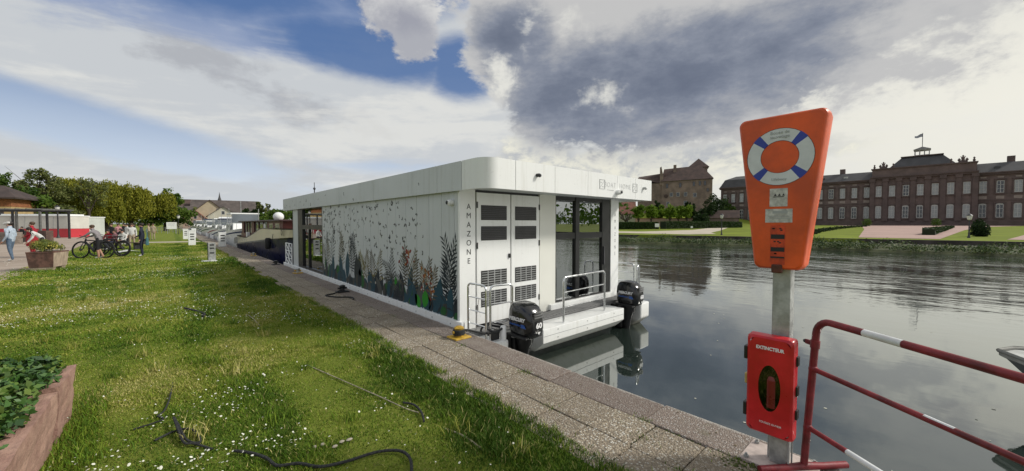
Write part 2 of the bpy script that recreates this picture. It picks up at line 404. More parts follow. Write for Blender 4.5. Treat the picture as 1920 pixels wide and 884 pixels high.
mx = g.N.new('ShaderNodeMixShader'); g.L.new((g.m('POWER', X(g, lw.outputs['Facing']), 3.2)*.78+.16).o, mx.inputs[0]); g.L.new(b.outputs[0], mx.inputs[1]); g.L.new(gl.outputs[0], mx.inputs[2]); g.L.new(mx.outputs[0], g.N['Material Output'].inputs[0])
wat = MB().add([(2.9, -500, WL), (60, -500, WL), (60, 900, WL), (2.9, 900, WL)], [(0, 1, 2, 3)]).build('water', M_water); tag(wat, kind='structure')
# floating specks on the near water: bits of leaf and scum
V = []; F = []
for i in range(46):
    x = rng.uniform(3.5, 12); y = rng.uniform(-2.5, 3.6)*min(1, x/8); s_ = rng.uniform(.006, .022); a0 = rng.uniform(0, 6)
    b0 = len(V)
    for j in range(5): V.append((x+s_*math.cos(a0+j*1.256)*rng.uniform(.6, 1.3), y+s_*math.sin(a0+j*1.256)*rng.uniform(.6, 1.3), WL+.004))
    F.append(tuple(range(b0, b0+5)))
sp = MB().add(V, F).build('floating_specks', mat('pale_scum', (.5, .5, .42), .8)); tag(sp, kind='stuff')
# quay wall with capstones
qw = thing('quay_wall', 'long concrete quay wall capped with weathered pinkish stone', 'quay wall', (0, 0, 0))
MB().bb(3.0, EDGE-.03, -60, 420, -2.2, -.14).build('wall_face', M_wallstone, qw)
y = -1.45; caps = []
me_cap = {}
for i in range(58):
    L = [.98, 1.12, .9, 1.04][i % 4]
    if i % 4 not in me_cap:
        mb = MB().box((0, 0, 0), (EDGE-JOINT-.008, L-.012, .14)); me_cap[i % 4] = mb.mesh('capstone', M_cap)
    o = inst('capstone', me_cap[i % 4], qw, ((EDGE+JOINT)/2+rng.uniform(-.004, .004), y+L/2, -.07+rng.uniform(-.004, .004)), (rng.uniform(-.003, .003), rng.uniform(-.006, .006), rng.uniform(-.002, .002)))
    bv = o.modifiers.new('bevel', 'BEVEL'); bv.width = .012; bv.segments = 2
    y += L
MB().bb(JOINT+.004, EDGE, y, 420, -.14, 0).build('capstone_row', M_cap, qw)
MB().bb(JOINT+.004, EDGE, -60, -1.46, -.14, 0).build('capstone_row', M_cap, qw)
# paved path of slabs beside the quay
pv = MB().bb(2.035, JOINT-.001, -60, 420, -.055, -.028).build('paved_path', M_joint); tag(pv, kind='structure')
sm = [MB().box((0, 0, 0), (.392, .372, .04)).mesh('paving_slab', M_slab) for _ in range(1)][0]
for r, x in enumerate((JOINT-.2, JOINT-.602)):
    for i in range(84):
        yy = 1.82+.381*(i-9)+(.0 if r == 0 else -.02)
        o = inst('paving_slab', sm, pv, (x+rng.uniform(-.003, .003), yy-.19, -.021+rng.uniform(-.005, .005)), (rng.uniform(-.01, .01), rng.uniform(-.01, .01), rng.uniform(-.006, .006)+math.pi*(i % 2)))
        bv = o.modifiers.new('bevel', 'BEVEL'); bv.width = .008; bv.segments = 2
ye = 1.82+.381*(83-9)
MB().bb(2.036, JOINT-.002, ye, 420, -.03, -.003).build('slab_strip', M_slab, pv)
# moss in the joints
V = []; F = []
def speck(x, y, z, s_, n=5):
    b0 = len(V); a0 = rng.uniform(0, 6)
    for j in range(n): V.append((x+s_*math.cos(a0+j*6.283/n)*rng.uniform(.5, 1.3), y+s_*math.sin(a0+j*6.283/n)*rng.uniform(.5, 1.3), z))
    V.append((x, y, z+s_*.9))
    for j in range(n): F.append((b0+j, b0+(j+1) % n, b0+n))
for i in range(420):
    t = rng.uniform(.6, 9)
    if vnoise([t], [3], 2.1, 4)[0] < .5: continue
    speck(JOINT+rng.normal(0, .008), t, -.012, rng.uniform(.006, .016))
for i in range(260):
    a_ = (int(rng.uniform(-2, 10))*.381+1.82, rng.uniform(2.1, 2.82)) ; speck(a_[1], a_[0]+rng.normal(0, .006), -.012, rng.uniform(.004, .011))
for i in range(160): speck(2.78+rng.normal(0, .05), .78+rng.normal(0, .10), -.006, rng.uniform(.008, .022))
ms = MB().add(V, F).build('moss', M_moss); tag(ms, kind='stuff')
# gravel promenade on the left
gp = [(-3.62, 15), (-3.55, 19.0), (-3.9, 24), (-4.3, 30), (-4.9, 40.7), (-5.0, 55), (-4.6, 72), (-40, 72), (-40, 15)]
pr = MB().add([(x, y, .008) for x, y in gp], [tuple(range(len(gp)))]).build('promenade', M_gravel); tag(pr, kind='structure')
cp = MB().add([(x, y, .008) for x, y in [(-2.2, 44), (1.9, 43), (1.9, 45), (-2.2, 46.5)]], [(0, 1, 2, 3)]).build('cross_path', M_sand); tag(cp, kind='structure')
# ---------------------------------------------------------------- grass
M_grass, g, b = new_mat('grass_blade'); t = g.attr('tint')
c = g.ramp(t, [(0., (.045, .095, .008)), (.30, (.105, .19, .014)), (.58, (.20, .255, .028)), (.82, (.30, .295, .06)), (1., (.46, .41, .17))])
g.L.new(c.o, b.inputs['Base Color']); b.inputs['Roughness'].default_value = .7; b.inputs['Specular IOR Level'].default_value = .18
def blades(P, h, w, tint):
    n = len(P); a = rng.uniform(0, 2*np.pi, n); lean = rng.uniform(.15, .95, n)*h; b_ = rng.uniform(0, 2*np.pi, n)
    dx = np.cos(a)*w/2; dy = np.sin(a)*w/2; lx = np.cos(b_)*lean; ly = np.sin(b_)*lean
    z0 = P[:, 2]-.01
    V = np.zeros((n, 5, 3))
    V[:, 0] = np.c_[P[:, 0]-dx, P[:, 1]-dy, z0]; V[:, 1] = np.c_[P[:, 0]+dx, P[:, 1]+dy, z0]
    V[:, 2] = np.c_[P[:, 0]-dx*.8+lx*.35, P[:, 1]-dy*.8+ly*.35, z0+h*.6]; V[:, 3] = np.c_[P[:, 0]+dx*.8+lx*.35, P[:, 1]+dy*.8+ly*.35, z0+h*.6]
    V[:, 4] = np.c_[P[:, 0]+lx, P[:, 1]+ly, z0+h]
    i = np.arange(n)[:, None]*5
    F = np.concatenate([i+np.array([[0, 1, 3]]), i+np.array([[0, 3, 2]]), i+np.array([[2, 3, 4]])])
    return V.reshape(-1, 3), F, np.repeat(tint, 5)
def patch(x, y): return .55*vnoise(x, y, .55, 1)+.3*vnoise(x, y, 1.9, 2)+.15*vnoise(x, y, 6., 3)
def clump(x, y): return vnoise(x, y, 3.1, 5)*.6+vnoise(x, y, 9., 6)*.4
def lawn(n, y0, y1, hs, ws, pw=1.):
    y = y0+(y1-y0)*rng.random(n)**pw; xl = np.maximum(-.225*y-.5, -3.6-.02*y); x = xl+(2.16-xl)*rng.random(n)
    ed = x > 2.02
    keep = ~ed | (rng.random(n) < .55*(vnoise(x*0, y, 2.5, 9) > .35))
    bare = vnoise(x, y, 1.1, 12)*.7+vnoise(x, y, 5., 13)*.3
    keep &= (rng.random(n) < np.clip((.86-bare)*8, .6, 1))
    x = x[keep]; y = y[keep]; n = len(x); c = clump(x, y); pt = patch(x, y)
    h = hs*(.45+1.35*np.clip(c-.25, 0, 1)**1.3+rng.random(n)*.45)
    edge = (x > 1.6); h[edge] *= 1.35
    xw = x+(vnoise(x, y, .55, 41)-.5)*.8; lane = np.exp(-((xw-.45)/.2)**2)+np.exp(-((xw-1.85)/.28)**2); t = np.clip((pt-.5)*1.7+.50+rng.normal(0, .19, n)-.2*(c-.5)-.30*lane, 0, 1); h *= (.8+.5*lane)
    t[edge] = np.clip(t[edge]-.05, 0, 1); t[rng.random(n) < .05] = rng.uniform(.8, 1.)
    return blades(np.c_[x, y, np.zeros(n)], h, ws*(.6+.8*rng.random(n)), t)
def stuffmesh(name, parts, m, kind='stuff'):
    V = []; F = []; T = []; o = 0
    for v, f, t in parts: V.append(v); F.append(f+o); T.append(t); o += len(v)
    ob = link(D.objects.new(name, np_mesh(name, np.concatenate(V), np.concatenate(F), m, np.concatenate(T)))); tag(ob, kind=kind); return ob
# taller tufts round the stone troughs
def tufts(cx, cy, rx, ry, n, h, t0=.25):
    x = cx+rng.normal(0, rx, n); y = cy+rng.normal(0, ry, n); return blades(np.c_[x, y, np.zeros(n)], h*(.5+rng.random(n)), .006*np.ones(n), np.clip(t0+rng.normal(0, .15, n), 0, 1))
parts = [lawn(215000, .4, 7.5, .034, .0058), lawn(120000, 7, 16, .042, .011), lawn(80000, 15, 42, .052, .026)]
parts += [tufts(-.56, 4.6, .06, .4, 700, .07), tufts(-.5, 3.7, .06, .4, 500, .07), tufts(-2.9, 20.3, .35, .4, 900, .10), tufts(-3.5, 20.1, .3, .2, 500, .09)]
for tx_, ty_, tn in ((2.82, 2.93, 70), (2.83, 1.55, 60), (2.8, .85, 90), (2.72, .72, 80), (2.42, 2.2, 40), (2.83, 4.1, 40), (2.42, 1.05, 50), (2.83, 6.2, 40), (2.6, 1.44, 40)): parts.append(tufts(tx_, ty_, .035, .05, tn, .022, .35))
for i in range(220):
    yy = rng.uniform(.7, 9); parts.append(tufts(2.05+abs(rng.normal(0, .05)), yy, .035, .05, 26, .045, rng.choice([.15, .3, .5])))
for i in range(70):
    yy = rng.uniform(1., 15); xx = rng.uniform(max(-.2*yy, -2.5), 1.9); parts.append(tufts(xx, yy, .05, .05, 45, .10, rng.choice([.15, .3, .75, .9])))
stuffmesh('grass', parts, M_grass)
# daisies
n = 22000; y = 1.6+26*rng.random(n)**1.2; x = -.22*y+(1.9+.22*y)*rng.random(n)
kp = rng.random(n) < np.clip((vnoise(x, y, .5, 21)*.6+vnoise(x, y, 2.2, 22)*.4-.53)*4, 0.03, .6)
x = x[kp]; y = y[kp]; n = len(x); s_ = np.where(rng.random(n) < .2, .0085, .0055)*(1+.03*y); V = np.zeros((n, 7, 3)); z = .028+.022*rng.random(n)
tx = rng.normal(0, .35, n); ty = rng.normal(0, .35, n)
for j in range(6):
    a_ = j*np.pi/3; V[:, j] = np.c_[x+np.cos(a_)*s_, y+np.sin(a_)*s_, z+s_*(tx*np.cos(a_)+ty*np.sin(a_))]
V[:, 6] = np.c_[x, y, z+s_*.25]
i = np.arange(n)[:, None]*7; F = np.concatenate([i+np.array([[j, (j+1) % 6, 6]]) for j in range(6)])
M_daisy = mat('daisy_white', (.72, .72, .62), .7, 0, .1, 20)
ob = link(D.objects.new('daisies', np_mesh('daisies', V.reshape(-1, 3), F, M_daisy))); tag(ob, kind='stuff')
# ================================================================== the houseboat
M_faint = flat('faint_grey_ink', (.56, .57, .57), .5); WX = 3.28; EY = 4.86; BX = 7.67     # side wall plane, end wall plane, far end of the end wall
hb = thing('houseboat', 'long white flat-roofed houseboat with jungle mural and AMAZONE lettering moored at the quay', 'houseboat', (5.5, 10.5, 0))
def P(mb, name, mats, parent=None, **k):
    o = mb.build(name, mats, None, **k); par = parent or hb; o.parent = par; CH.setdefault(par.name, []).append(o)
    if par is hb: o.location = (-5.5, -10.5, 0)
    return o
def T(name, *a, **k):
    o = text(name, *a, **k); o.parent = hb; o.location = (-5.5, -10.5, 0); CH.setdefault(hb.name, []).append(o); return o
# hull and deck
P(MB().bb(3.42, 7.8, 4.56, 16.8, -.10, -.06), 'deck', mat('grey_decking', (.20, .20, .20), .7, 0, .1, 8))
for x0, x1 in ((3.30, 3.66), (7.42, 7.78)):     # floats
    pts = [(x0, 4.14, -.10), (x0, 17.0, -.10), (x0, 17.0, -.95), (x0, 4.75, -.95), (x0, 4.14, -.42)]
    P(MB().ext(pts, (x1-x0, 0, 0)), 'float', M_white2, bevel=.03)
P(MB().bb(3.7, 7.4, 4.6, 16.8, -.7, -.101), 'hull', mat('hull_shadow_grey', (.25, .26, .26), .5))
for i in range(46):      # decking boards seen at the stern walkway
    x = 3.74+i*.085
    if x < 7.6: P(MB().bb(x, x+.07, 4.55, 4.80, -.062, -.045), 'deck_board', mat('grey_board', (.17, .17, .17), .7, 0, .1, 20))
# swim platform box
bx0, bx1 = 4.39, 6.76
P(MB().ext([(bx0, 4.14, -.10), (bx0, 4.545, -.10), (bx0, 4.545, -.5), (bx0, 4.34, -.5), (bx0, 4.14, -.33)], (bx1-bx0, 0, 0)), 'swim_platform', M_white2, bevel=.012)
P(MB().bb(bx0+.02, bx1-.02, 4.137, 4.142, -.222, -.214), 'seam', M_greyink)
for xx in (4.75, 5.55, 6.4):
    for zz_ in (-.15, -.28): P(MB().tube([(xx, 4.141, zz_), (xx, 4.134, zz_)], .011, 8), 'rivet', M_galv)
# rub strake along the quay with studs
st = P(MB().bb(3.235, 3.30, 4.75, 17.05, -.10, .095), 'rub_strake', M_white, bevel=.006)
for i in range(21):
    y = 5.05+i*.565
    o = MB().tube([(3.236, y, .03), (3.229, y, .03)], .013, 8).build('stud', M_greyink, st); o.parent = st
# side wall panels
cuts = [4.912, 5.0, 5.37, 5.78, 6.22, 6.64, 7.07, 7.47, 7.93, 8.35, 8.78, 9.2, 9.62, 10.05, 10.47, 10.9, 11.32, 11.66, 11.96]
for a0, a1 in zip(cuts, cuts[1:]):
    P(MB().bb(WX, WX+.05, a0+.004, a1-.004, .09, 2.16), 'wall_panel', M_panel)
P(MB().bb(WX+.035, WX+.06, 4.93, 11.955, .0, 2.16), 'wall_backing', M_dark)
P(MB().bb(WX, WX+.3, 14.9, 15.62, .09, 2.16), 'corner_post', M_panel, bevel=.01)
# side window bay (y 12..14.9)
wf = MB()
wf.bb(WX+.01, WX+.12, 11.965, 12.06, .09, 2.14).bb(WX+.01, WX+.12, 14.3, 14.89, .09, 2.14).bb(WX+.01, WX+.12, 12.06, 14.3, .09, .17).bb(WX+.01, WX+.12, 12.06, 14.3, 1.42, 1.56).bb(WX+.01, WX+.12, 12.06, 14.3, 2.08, 2.14).bb(WX+.02, WX+.1, 13.55, 13.62, .17, 1.42)
so = P(wf, 'side_window_frame', M_black)
MB().bb(WX+.06, WX+.066, 12.06, 14.3, .17, 1.42).bb(WX+.06, WX+.066, 12.06, 14.3, 1.56, 2.08).build('pane', M_glass, so)
sl = MB()
for i in range(6): sl.bb(WX+.14, WX+.18, 12.06, 14.3, 1.6+i*.08, 1.635+i*.08)
sl.build('blind', M_panel, so)
# end wall: corner post with name, doors, panel, glazing, far post
P(MB().bb(WX+.002, 3.583, EY, EY+.05, -.06, 2.14), 'end_post', M_white)
P(MB().bb(3.585, 5.05, EY+.03, EY+.07, -.03, 2.15), 'door_frame', M_black)
M_vent = mat('vent_black', (.010, .010, .011), .55, 0, .1)
def door(x0, x1, hx):
    d = P(MB().bb(x0, x1, EY-.008, EY+.032, -.02, 2.10), 'door', M_white, bevel=.004)
    gx0, gx1 = x0+.085, x1-.085
    for z0, z1, cells in ((1.66, 1.90, 0), (1.33, 1.56, 0), (.58, .84, 1), (.25, .50, 1)):
        vb = MB().bb(gx0, gx1, EY-.013, EY-.0085, z0, z1).build('vent', M_vent, d)
        s = MB(); n = 7 if not cells else 6
        for i in range(n):
            z = z0+.012+(z1-z0-.024)*(i+.5)/n
            s.box(((gx0+gx1)/2, EY-.0155, z), (gx1-gx0-.02, .005, .011), 0)
        if cells:
            for i in range(1, 4):
                x = gx0+(gx1-gx0)*i/4; s.box((x, EY-.0165, (z0+z1)/2), (.02, .004, z1-z0-.01))
        s.build('louvre', M_dark if not cells else mat('louvre_grey', (.30, .31, .31), .5), vb)
    for z in (.2, 1.2, 1.85): MB().bb(hx-.012, hx+.012, EY-.018, EY-.006, z, z+.1).build('hinge', M_black, d)
    return d
dl = door(3.605, 4.32, 3.612); dr = door(4.345, 5.035, 5.03)
MB().bb(4.275, 4.312, EY-.03, EY-.006, 1.02, 1.09).build('latch', M_black, dl)
P(MB().bb(5.055, 5.49, EY, EY+.05, -.05, 2.14), 'end_panel', mat('cream_panel', (.73, .73, .67), .45, 0, .02, 1))
P(MB().bb(7.36, 7.67, EY, EY+.3, -.05, 2.14), 'far_post', M_white)
P(MB().bb(5.3, 7.42, EY-.06, EY+.10, -.045, .065), 'sill', M_white, bevel=.01)
gf = MB()
gf.bb(5.495, 5.53, EY+.02, EY+.1, .07, 2.14).bb(6.12, 6.24, EY+.01, EY+.1, .07, 2.14).bb(7.05, 7.355, EY+.015, EY+.1, .07, 2.14).bb(5.53, 6.12, EY+.02, EY+.1, 1.30, 1.42).bb(6.24, 7.05, EY+.02, EY+.1, 1.30, 1.42).bb(5.53, 7.05, EY+.021, EY+.1, .065, .10).bb(5.53, 7.05, EY+.022, EY+.1, 2.06, 2.14)
go = P(gf, 'glazing_frame', M_black)
MB().bb(5.53, 6.12, EY+.055, EY+.06, .1, 2.06).bb(6.24, 7.05, EY+.055, EY+.06, .1, 2.06).build('pane', M_glass, go)
bl = MB()
for i in range(8): bl.box((6.3, EY+.2, 1.49+i*.075), (1.5, .05, .012), 0, 0, None)
bl.build('blind', M_panel, go)
MB().bb(7.09, 7.12, EY-.01, EY+.015, .7, 1.1).build('door_handle', M_dark, go)
# inside: floor, back wall, far side glazing, a chair-like dark sofa, white curtain pole
P(MB().bb(3.36, 7.6, 4.98, 15.5, -.04, .02), 'cabin_floor', mat('oak_floor', (.22, .17, .12), .5, 0, .15, 4))
P(MB().bb(5.06, 5.12, 4.98, 8.6, .02, 2.14), 'partition', M_panel)
P(MB().bb(5.12, 7.6, 8.55, 8.6, .02, 2.14), 'cabin_wall', mat('dark_cabin_wall', (.10, .095, .09), .6))
P(MB().bb(3.40, 7.6, 11.9, 11.95, .02, 2.14), 'cabin_wall', M_panel)
P(MB().bb(5.3, 6.0, 7.6, 8.3, .02, .45).bb(5.3, 6.0, 8.15, 8.4, .45, .85), 'sofa', mat('sofa_fabric', (.03, .03, .035), .9))
P(MB().tube([(5.75, EY+.32, .05), (5.75, EY+.32, 2.06)], .022, 8), 'curtain_pole', M_white)
# water-side wall: posts and big panes
fw = MB()
for y0, y1 in ((5.17, 5.3), (8.4, 8.62), (11.8, 12.1), (15.0, 15.6)): fw.bb(7.57, 7.67, y0, y1, -.05, 2.14)
P(fw, 'water_side_frame', M_black)
P(MB().bb(7.61, 7.616, 5.3, 8.4, .05, 2.1), 'pane', M_glass)
P(MB().bb(7.60, 7.66, 8.62, 15.0, -.05, 2.14), 'water_side_wall', M_panel)
P(MB().bb(WX, 7.67, 15.56, 15.62, -.05, 2.14), 'bow_wall', M_panel)
# roof fascia with a rounded near corner, as separate panels
FZ0, FZ1 = 2.10, 2.535; FX0, FX1, FY0, FY1 = 3.215, 7.80, 4.13, 16.82; FR = .24
def fpanel(pts, name='fascia_panel', m=M_white):
    n = len(pts); vs = []; out = []
    for i, (x, y, nx, ny) in enumerate(pts): out.append(((x, y), (x-nx*.04, y-ny*.04)))
    vs = [(o[0], o[1], FZ0) for o, _ in out]+[(o[0], o[1], FZ1) for o, _ in out]+[(q_[0], q_[1], FZ0) for _, q_ in out]+[(q_[0], q_[1], FZ1) for _, q_ in out]
    fs = []
    for i in range(n-1):
        fs += [(i+1, i, n+i, n+i+1), (2*n+i, 2*n+i+1, 3*n+i+1, 3*n+i), (n+i, 3*n+i, 3*n+i+1, n+i+1)[::-1], (i, i+1, 2*n+i+1, 2*n+i)[::-1]]
    fs += [(0, 2*n, 3*n, n), (n-1, 2*n-1, 4*n-1, 3*n-1)]
    return P(MB().add(vs, fs, 0, n > 3), name, m)
side = [16.82, 14.6, 12.4, 10.2, 8.01, 6.26, 5.40, 4.70]
for a0, a1 in zip(side, side[1:]): fpanel([(FX0, a0-.004, -1, 0), (FX0, a1+.004, -1, 0)], m=M_panel)  # quay-side fascia takes the white darkened for weaker light
cpts = [(FX0, 4.692, -1, 0)]
for i in range(13):
    w = math.pi+math.pi/2*i/12; cpts.append((FX0+FR+FR*math.cos(w), FY0+FR+FR*math.sin(w), math.cos(w), math.sin(w)))
cpts.append((3.776, FY0, 0, -1)); fpanel(cpts)
endx = [3.784, 4.65, 5.53, 6.46, 7.13, 7.80]
for a0, a1 in zip(endx, endx[1:]): fpanel([(a0+.004, FY0, 0, -1), (a1-.004, FY0, 0, -1)])
fpanel([(FX1, FY0+.002, 1, 0), (FX1, FY1, 1, 0)]); fpanel([(FX1, FY1, 0, 1), (FX0+.04, FY1, 0, 1)])
def roofpoly(z, ins):
    r = FR-ins; pts = [(FX0+ins, FY1-ins, z)]
    for i in range(9):
        w = math.pi+math.pi/2*i/8; pts.append((FX0+FR+r*math.cos(w), FY0+FR+r*math.sin(w), z))
    return pts+[(FX1-ins, FY0+ins, z), (FX1-ins, FY1-ins, z)]
P(MB().ext(roofpoly(2.14, .042), (0, 0, .03)), 'soffit', M_panel)
P(MB().ext(roofpoly(2.49, .042), (0, 0, .03)), 'roof_deck', mat('roof_membrane', (.35, .36, .36), .8))
# fittings: roof mast, cameras, lamp
P(MB().tube([(4.2, 16.3, 2.5), (4.2, 16.3, 3.0)], .02).bb(3.9, 4.5, 16.28, 16.32, 2.60, 2.63).tube([(4.2, 16.3, 2.98), (4.2, 16.3, 3.22)], .012).ball((4.2, 16.3, 2.98), .05), 'roof_mast', M_dark)
def camdome(loc, d):
    c = P(MB().tube([loc, Vector(loc)+Vector(d)*.05], .05, 12).ball(Vector(loc)+Vector(d)*.07, .045, 12), 'camera_dome', M_white)
    MB().ball(Vector(loc)+Vector(d)*.085, .036, 10).build('lens', M_ink, c)
camdome((WX, 5.05, 1.93), (-1, 0, 0))
camdome((6.46, FY0, 2.21), (0, -1, 0))
MB0 = MB().tube([(6.46, FY0-.03, 2.215), (6.46, FY0-.10, 2.215)], .045, 14); P(MB0, 'lamp', M_chrome)
# lettering
for i, ch in enumerate('AMAZONE'):
    T('letter', ch, .125, M_ink, (3.455, EY-.002, 1.865-i*.142), FACE_S, sx=.95)
    T('letter', ch, .11, M_greyink, (7.525, EY-.002, 1.80-i*.147), FACE_S, sx=.8)
T('fascia_lettering', 'BOAT', .135, M_faint, (6.22, FY0-.002, 2.335), FACE_S, spacing=1.15, bold=-.002)
T('fascia_lettering', 'HOME', .135, M_faint, (6.74, FY0-.002, 2.335), FACE_S, spacing=1.15, bold=-.002)
for xx in (5.88, 7.03):
    lg = MB()
    for a0, a1 in (((0, 0), (1, 0)), ((1, 0), (1, 1)), ((1, 1), (0, 1)), ((0, 1), (0, 0)), ((.1, .15), (.9, .85)), ((.15, .7), (.45, .7)), ((.55, .25), (.85, .25))):
        p0 = (xx+a0[0]*.16, FY0-.004, 2.25+a0[1]*.17); p1 = (xx+a1[0]*.16, FY0-.004, 2.25+a1[1]*.17)
        lg.tube([p0, p1], .004, 4)
    P(lg, 'logo', M_faint)
P(MB().bb(6.12, 6.34, FY0-.003, FY0, 2.235, 2.242), 'logo_line', M_greyink)
for xx in (4.23, 7.45):
    m_ = MB().tube([(xx, FY0, 2.35), (xx, FY0-.05, 2.35)], .028, 10).ball((xx+.01, FY0-.05, 2.345), .03, 8); P(m_, 'bracket', M_dark if xx < 5 else M_galv)
# ---------------------------------------------------------------- mural (flat print on the side wall)
cols = [(.012, .020, .028), (.012, .055, .080), (.05, .05, .042), (.10, .085, .055), (.17, .15, .09), (.012, .10, .02), (.02, .24, .015), (.22, .03, .02), (.30, .12, .03), (.45, .42, .36), (.07, .075, .07), (.19, .17, .05)]
mm = [flat('mural_%s' % n, c, .5) for n, c in zip(['black', 'teal', 'olive_black', 'umber', 'tan', 'green', 'bright_green', 'red', 'orange', 'cream', 'slate', 'ochre'], cols)]
mur = MB(); layer = [0]
def mpoly(pts, mi, lift=None):
    layer[0] += 1; off = .0012+(layer[0] % 23)*.00009 if lift is None else lift
    mur.add([(WX-off, max(4.925, min(11.93, y)), min(2.15, max(.098, z))) for y, z in pts], [tuple(range(len(pts)))], mi)
def frond(y, z, L, ang, curl, n, lw, ll, mi, taper=.3):     # ang: from vertical, + towards the camera (-y)
    x0, z0 = y, z; a = ang
    for i in range(n):
        t = i/n; a = ang+curl*t*t; stp = L/n; y1 = x0-math.sin(a)*stp; z1 = z0+math.cos(a)*stp
        w = lw*.22*(1-t*.7); nx, nz = math.cos(a)*w, math.sin(a)*w
        mpoly([(x0-nx, z0-nz), (x0+nx, z0+nz), (y1+nx*.8, z1+nz*.8), (y1-nx*.8, z1-nz*.8)], mi)
        if t > .12:
            l = ll*(math.sin(min(1, (t-.05)*1.25+.12)*math.pi*.9)*.8+.25)
            for sgn in (-1, 1):
                b = a+sgn*(1.18-.62*t); ex = x0-math.sin(b)*l; ez = z0+math.cos(b)*l-.18*l*(1-t)
                mx_ = (x0+ex)/2-math.sin(b-sgn*.3)*0+0; mz = (z0+ez)/2+.06*l
                px, pz = math.cos(b)*lw*.5, math.sin(b)*lw*.5
                mpoly([(x0, z0), (mx_-px, mz-pz), (ex, ez), (mx_+px, mz+pz)], mi)
        x0, z0 = y1, z1
def leaf(y, z, L, ang, w, mi):
    pts = []
    for s_ in (1, -1):
        for i in (range(0, 6) if s_ == 1 else range(4, 0, -1)):
            t = i/5; ww = w*math.sin(math.pi*min(1, t*.92+.06))*s_; l = L*t
            pts.append((y-math.sin(ang)*l+math.cos(ang)*ww, z+math.cos(ang)*l+math.sin(ang)*ww))
    mpoly(pts, mi)
mr = random.Random(5)
# dark undergrowth along the bottom
for i in range(110):
    y = 4.98+6.9*i/109+mr.uniform(-.06, .06); leaf(y, .06, mr.uniform(.2, .56), mr.uniform(-.7, .7), mr.uniform(.06, .15), mr.choice([0, 1, 1, 2, 10, 0, 1, 5]))
for y, z, L, a, w, mi in [(5.02, .08, .22, 1.2, .10, 5), (5.3, .1, .16, -.3, .1, 5), (5.95, .12, .34, .15, .11, 6), (6.1, .1, .3, -.7, .1, 6), (5.0, .08, .3, .5, .1, 6), (7.3, .1, .34, .6, .12, 6), (8.9, .1, .3, .4, .1, 5), (8.3, .1, .34, -.4, .1, 5), (6.9, .25, .3, .3, .12, 5), (7.05, .3, .26, -.2, .09, 6), (7.6, .15, .3, .4, .09, 5), (9.9, .3, .3, .2, .1, 5), (10.6, .2, .32, .1, .14, 5), (11.3, .2, .3, -.3, .12, 5), (9.2, .15, .3, .2, .1, 5), (11.7, .3, .34, .2, .1, 5)]: leaf(y, z, L, a, w, mi)
for y, z, L, a, w in [(5.55, .12, .62, .25, .12), (5.75, .1, .55, -.35, .12), (6.55, .15, .68, .2, .11), (6.75, .2, .5, -.3, .1), (5.15, .1, .5, .1, .1), (9.3, .15, .75, .15, .14), (9.0, .2, .7, -.1, .13), (9.9, .2, .72, .1, .15), (10.3, .15, .68, -.2, .14), (8.0, .15, .5, .1, .1), (11.0, .2, .55, 0, .12)]: leaf(y, z, L, a, w, mr.choice([0, 1, 1]))
# tall palm fronds: (base y, z, length, angle, curl, colour)
FR_ = [(5.08, .1, 1.42, -.06, -.28, 0), (5.25, .15, 1.50, .06, .55, 0), (5.32, .15, 1.52, .24, .5, 0), (5.02, .1, 1.02, -.2, -.2, 0), (5.75, .2, 1.0, .25, .1, 3), (5.95, .25, .95, -.05, -.35, 4), (5.85, .2, 1.15, .05, .2, 3),
       (6.35, .25, 1.05, .05, .35, 3), (6.55, .3, 1.1, -.15, -.3, 2), (6.5, .25, 1.32, .18, .25, 4), (6.8, .3, 1.28, .08, .2, 3), (7.2, .2, 1.2, -.35, -.9, 2), (7.25, .2, 1.3, -.05, .1, 10), (7.3, .2, 1.15, .30, .9, 2), (7.35, .2, .9, .55, 1.2, 10), (7.15, .2, .9, -.6, -1.1, 10), (7.55, .2, 1.3, .12, .3, 0),
       (7.95, .25, 1.15, .1, .25, 4), (8.2, .3, 1.0, -.1, -.3, 3), (8.35, .25, 1.05, .15, .1, 3), (8.6, .3, .95, 0, .2, 4), (8.8, .3, .9, -.25, -.2, 11), (9.0, .3, 1.1, -.1, .1, 11), (9.35, .3, 1.35, -.2, -.2, 0), (9.6, .35, 1.35, .12, .25, 0), (9.75, .3, 1.3, .05, -.1, 2), (10.2, .4, 1.35, -.1, -.15, 4), (10.45, .4, 1.25, .18, .2, 3), (10.8, .3, 1.5, -.08, -.1, 10), (11.1, .35, 1.55, .1, .15, 10), (11.35, .3, 1.2, -.1, -.2, 4), (11.6, .3, 1.45, .08, .1, 10), (11.8, .2, 1.1, -.05, -.1, 4)]
for q_, (y, z, L, a, c_, mi) in enumerate(FR_):
    if 7.1 < y < 11 and q_ % 3 == 1: continue
    k_ = .92 if y < 5.6 else (.70 if y < 8.4 else .74); frond(y, z, L*k_, a, c_*1.4, 16 if mi == 0 else 13, .034, (.36 if mi == 0 else .27)*mr.uniform(.85, 1.1), mi)
for i in range(90):      # blossoms and small leaves
    y, z = mr.choice([(5.75, .62), (5.95, .55), (6.6, 1.0), (8.1, .5), (8.9, .5), (8.75, .7), (5.85, .42)]); y += mr.gauss(0, .13); z += mr.gauss(0, .11)
    leaf(y, z, mr.uniform(.06, .16), mr.uniform(-2.6, 2.6), mr.uniform(.014, .035), mr.choice([7, 7, 8, 8, 7, 9, 8]) if y < 7 else mr.choice([11, 11, 4, 9]))
for i in range(18):
    y = mr.uniform(5, 11.8); leaf(y, .12, mr.uniform(.3, .6), mr.uniform(-.5, .5), .008, 10)
leaf(5.62, .35, .2, 1.3, .05, 9); leaf(5.1, .3, .18, -1, .03, 9); leaf(9.75, .62, .45, .1, .04, 9); leaf(10.55, .6, .3, .6, .05, 9)
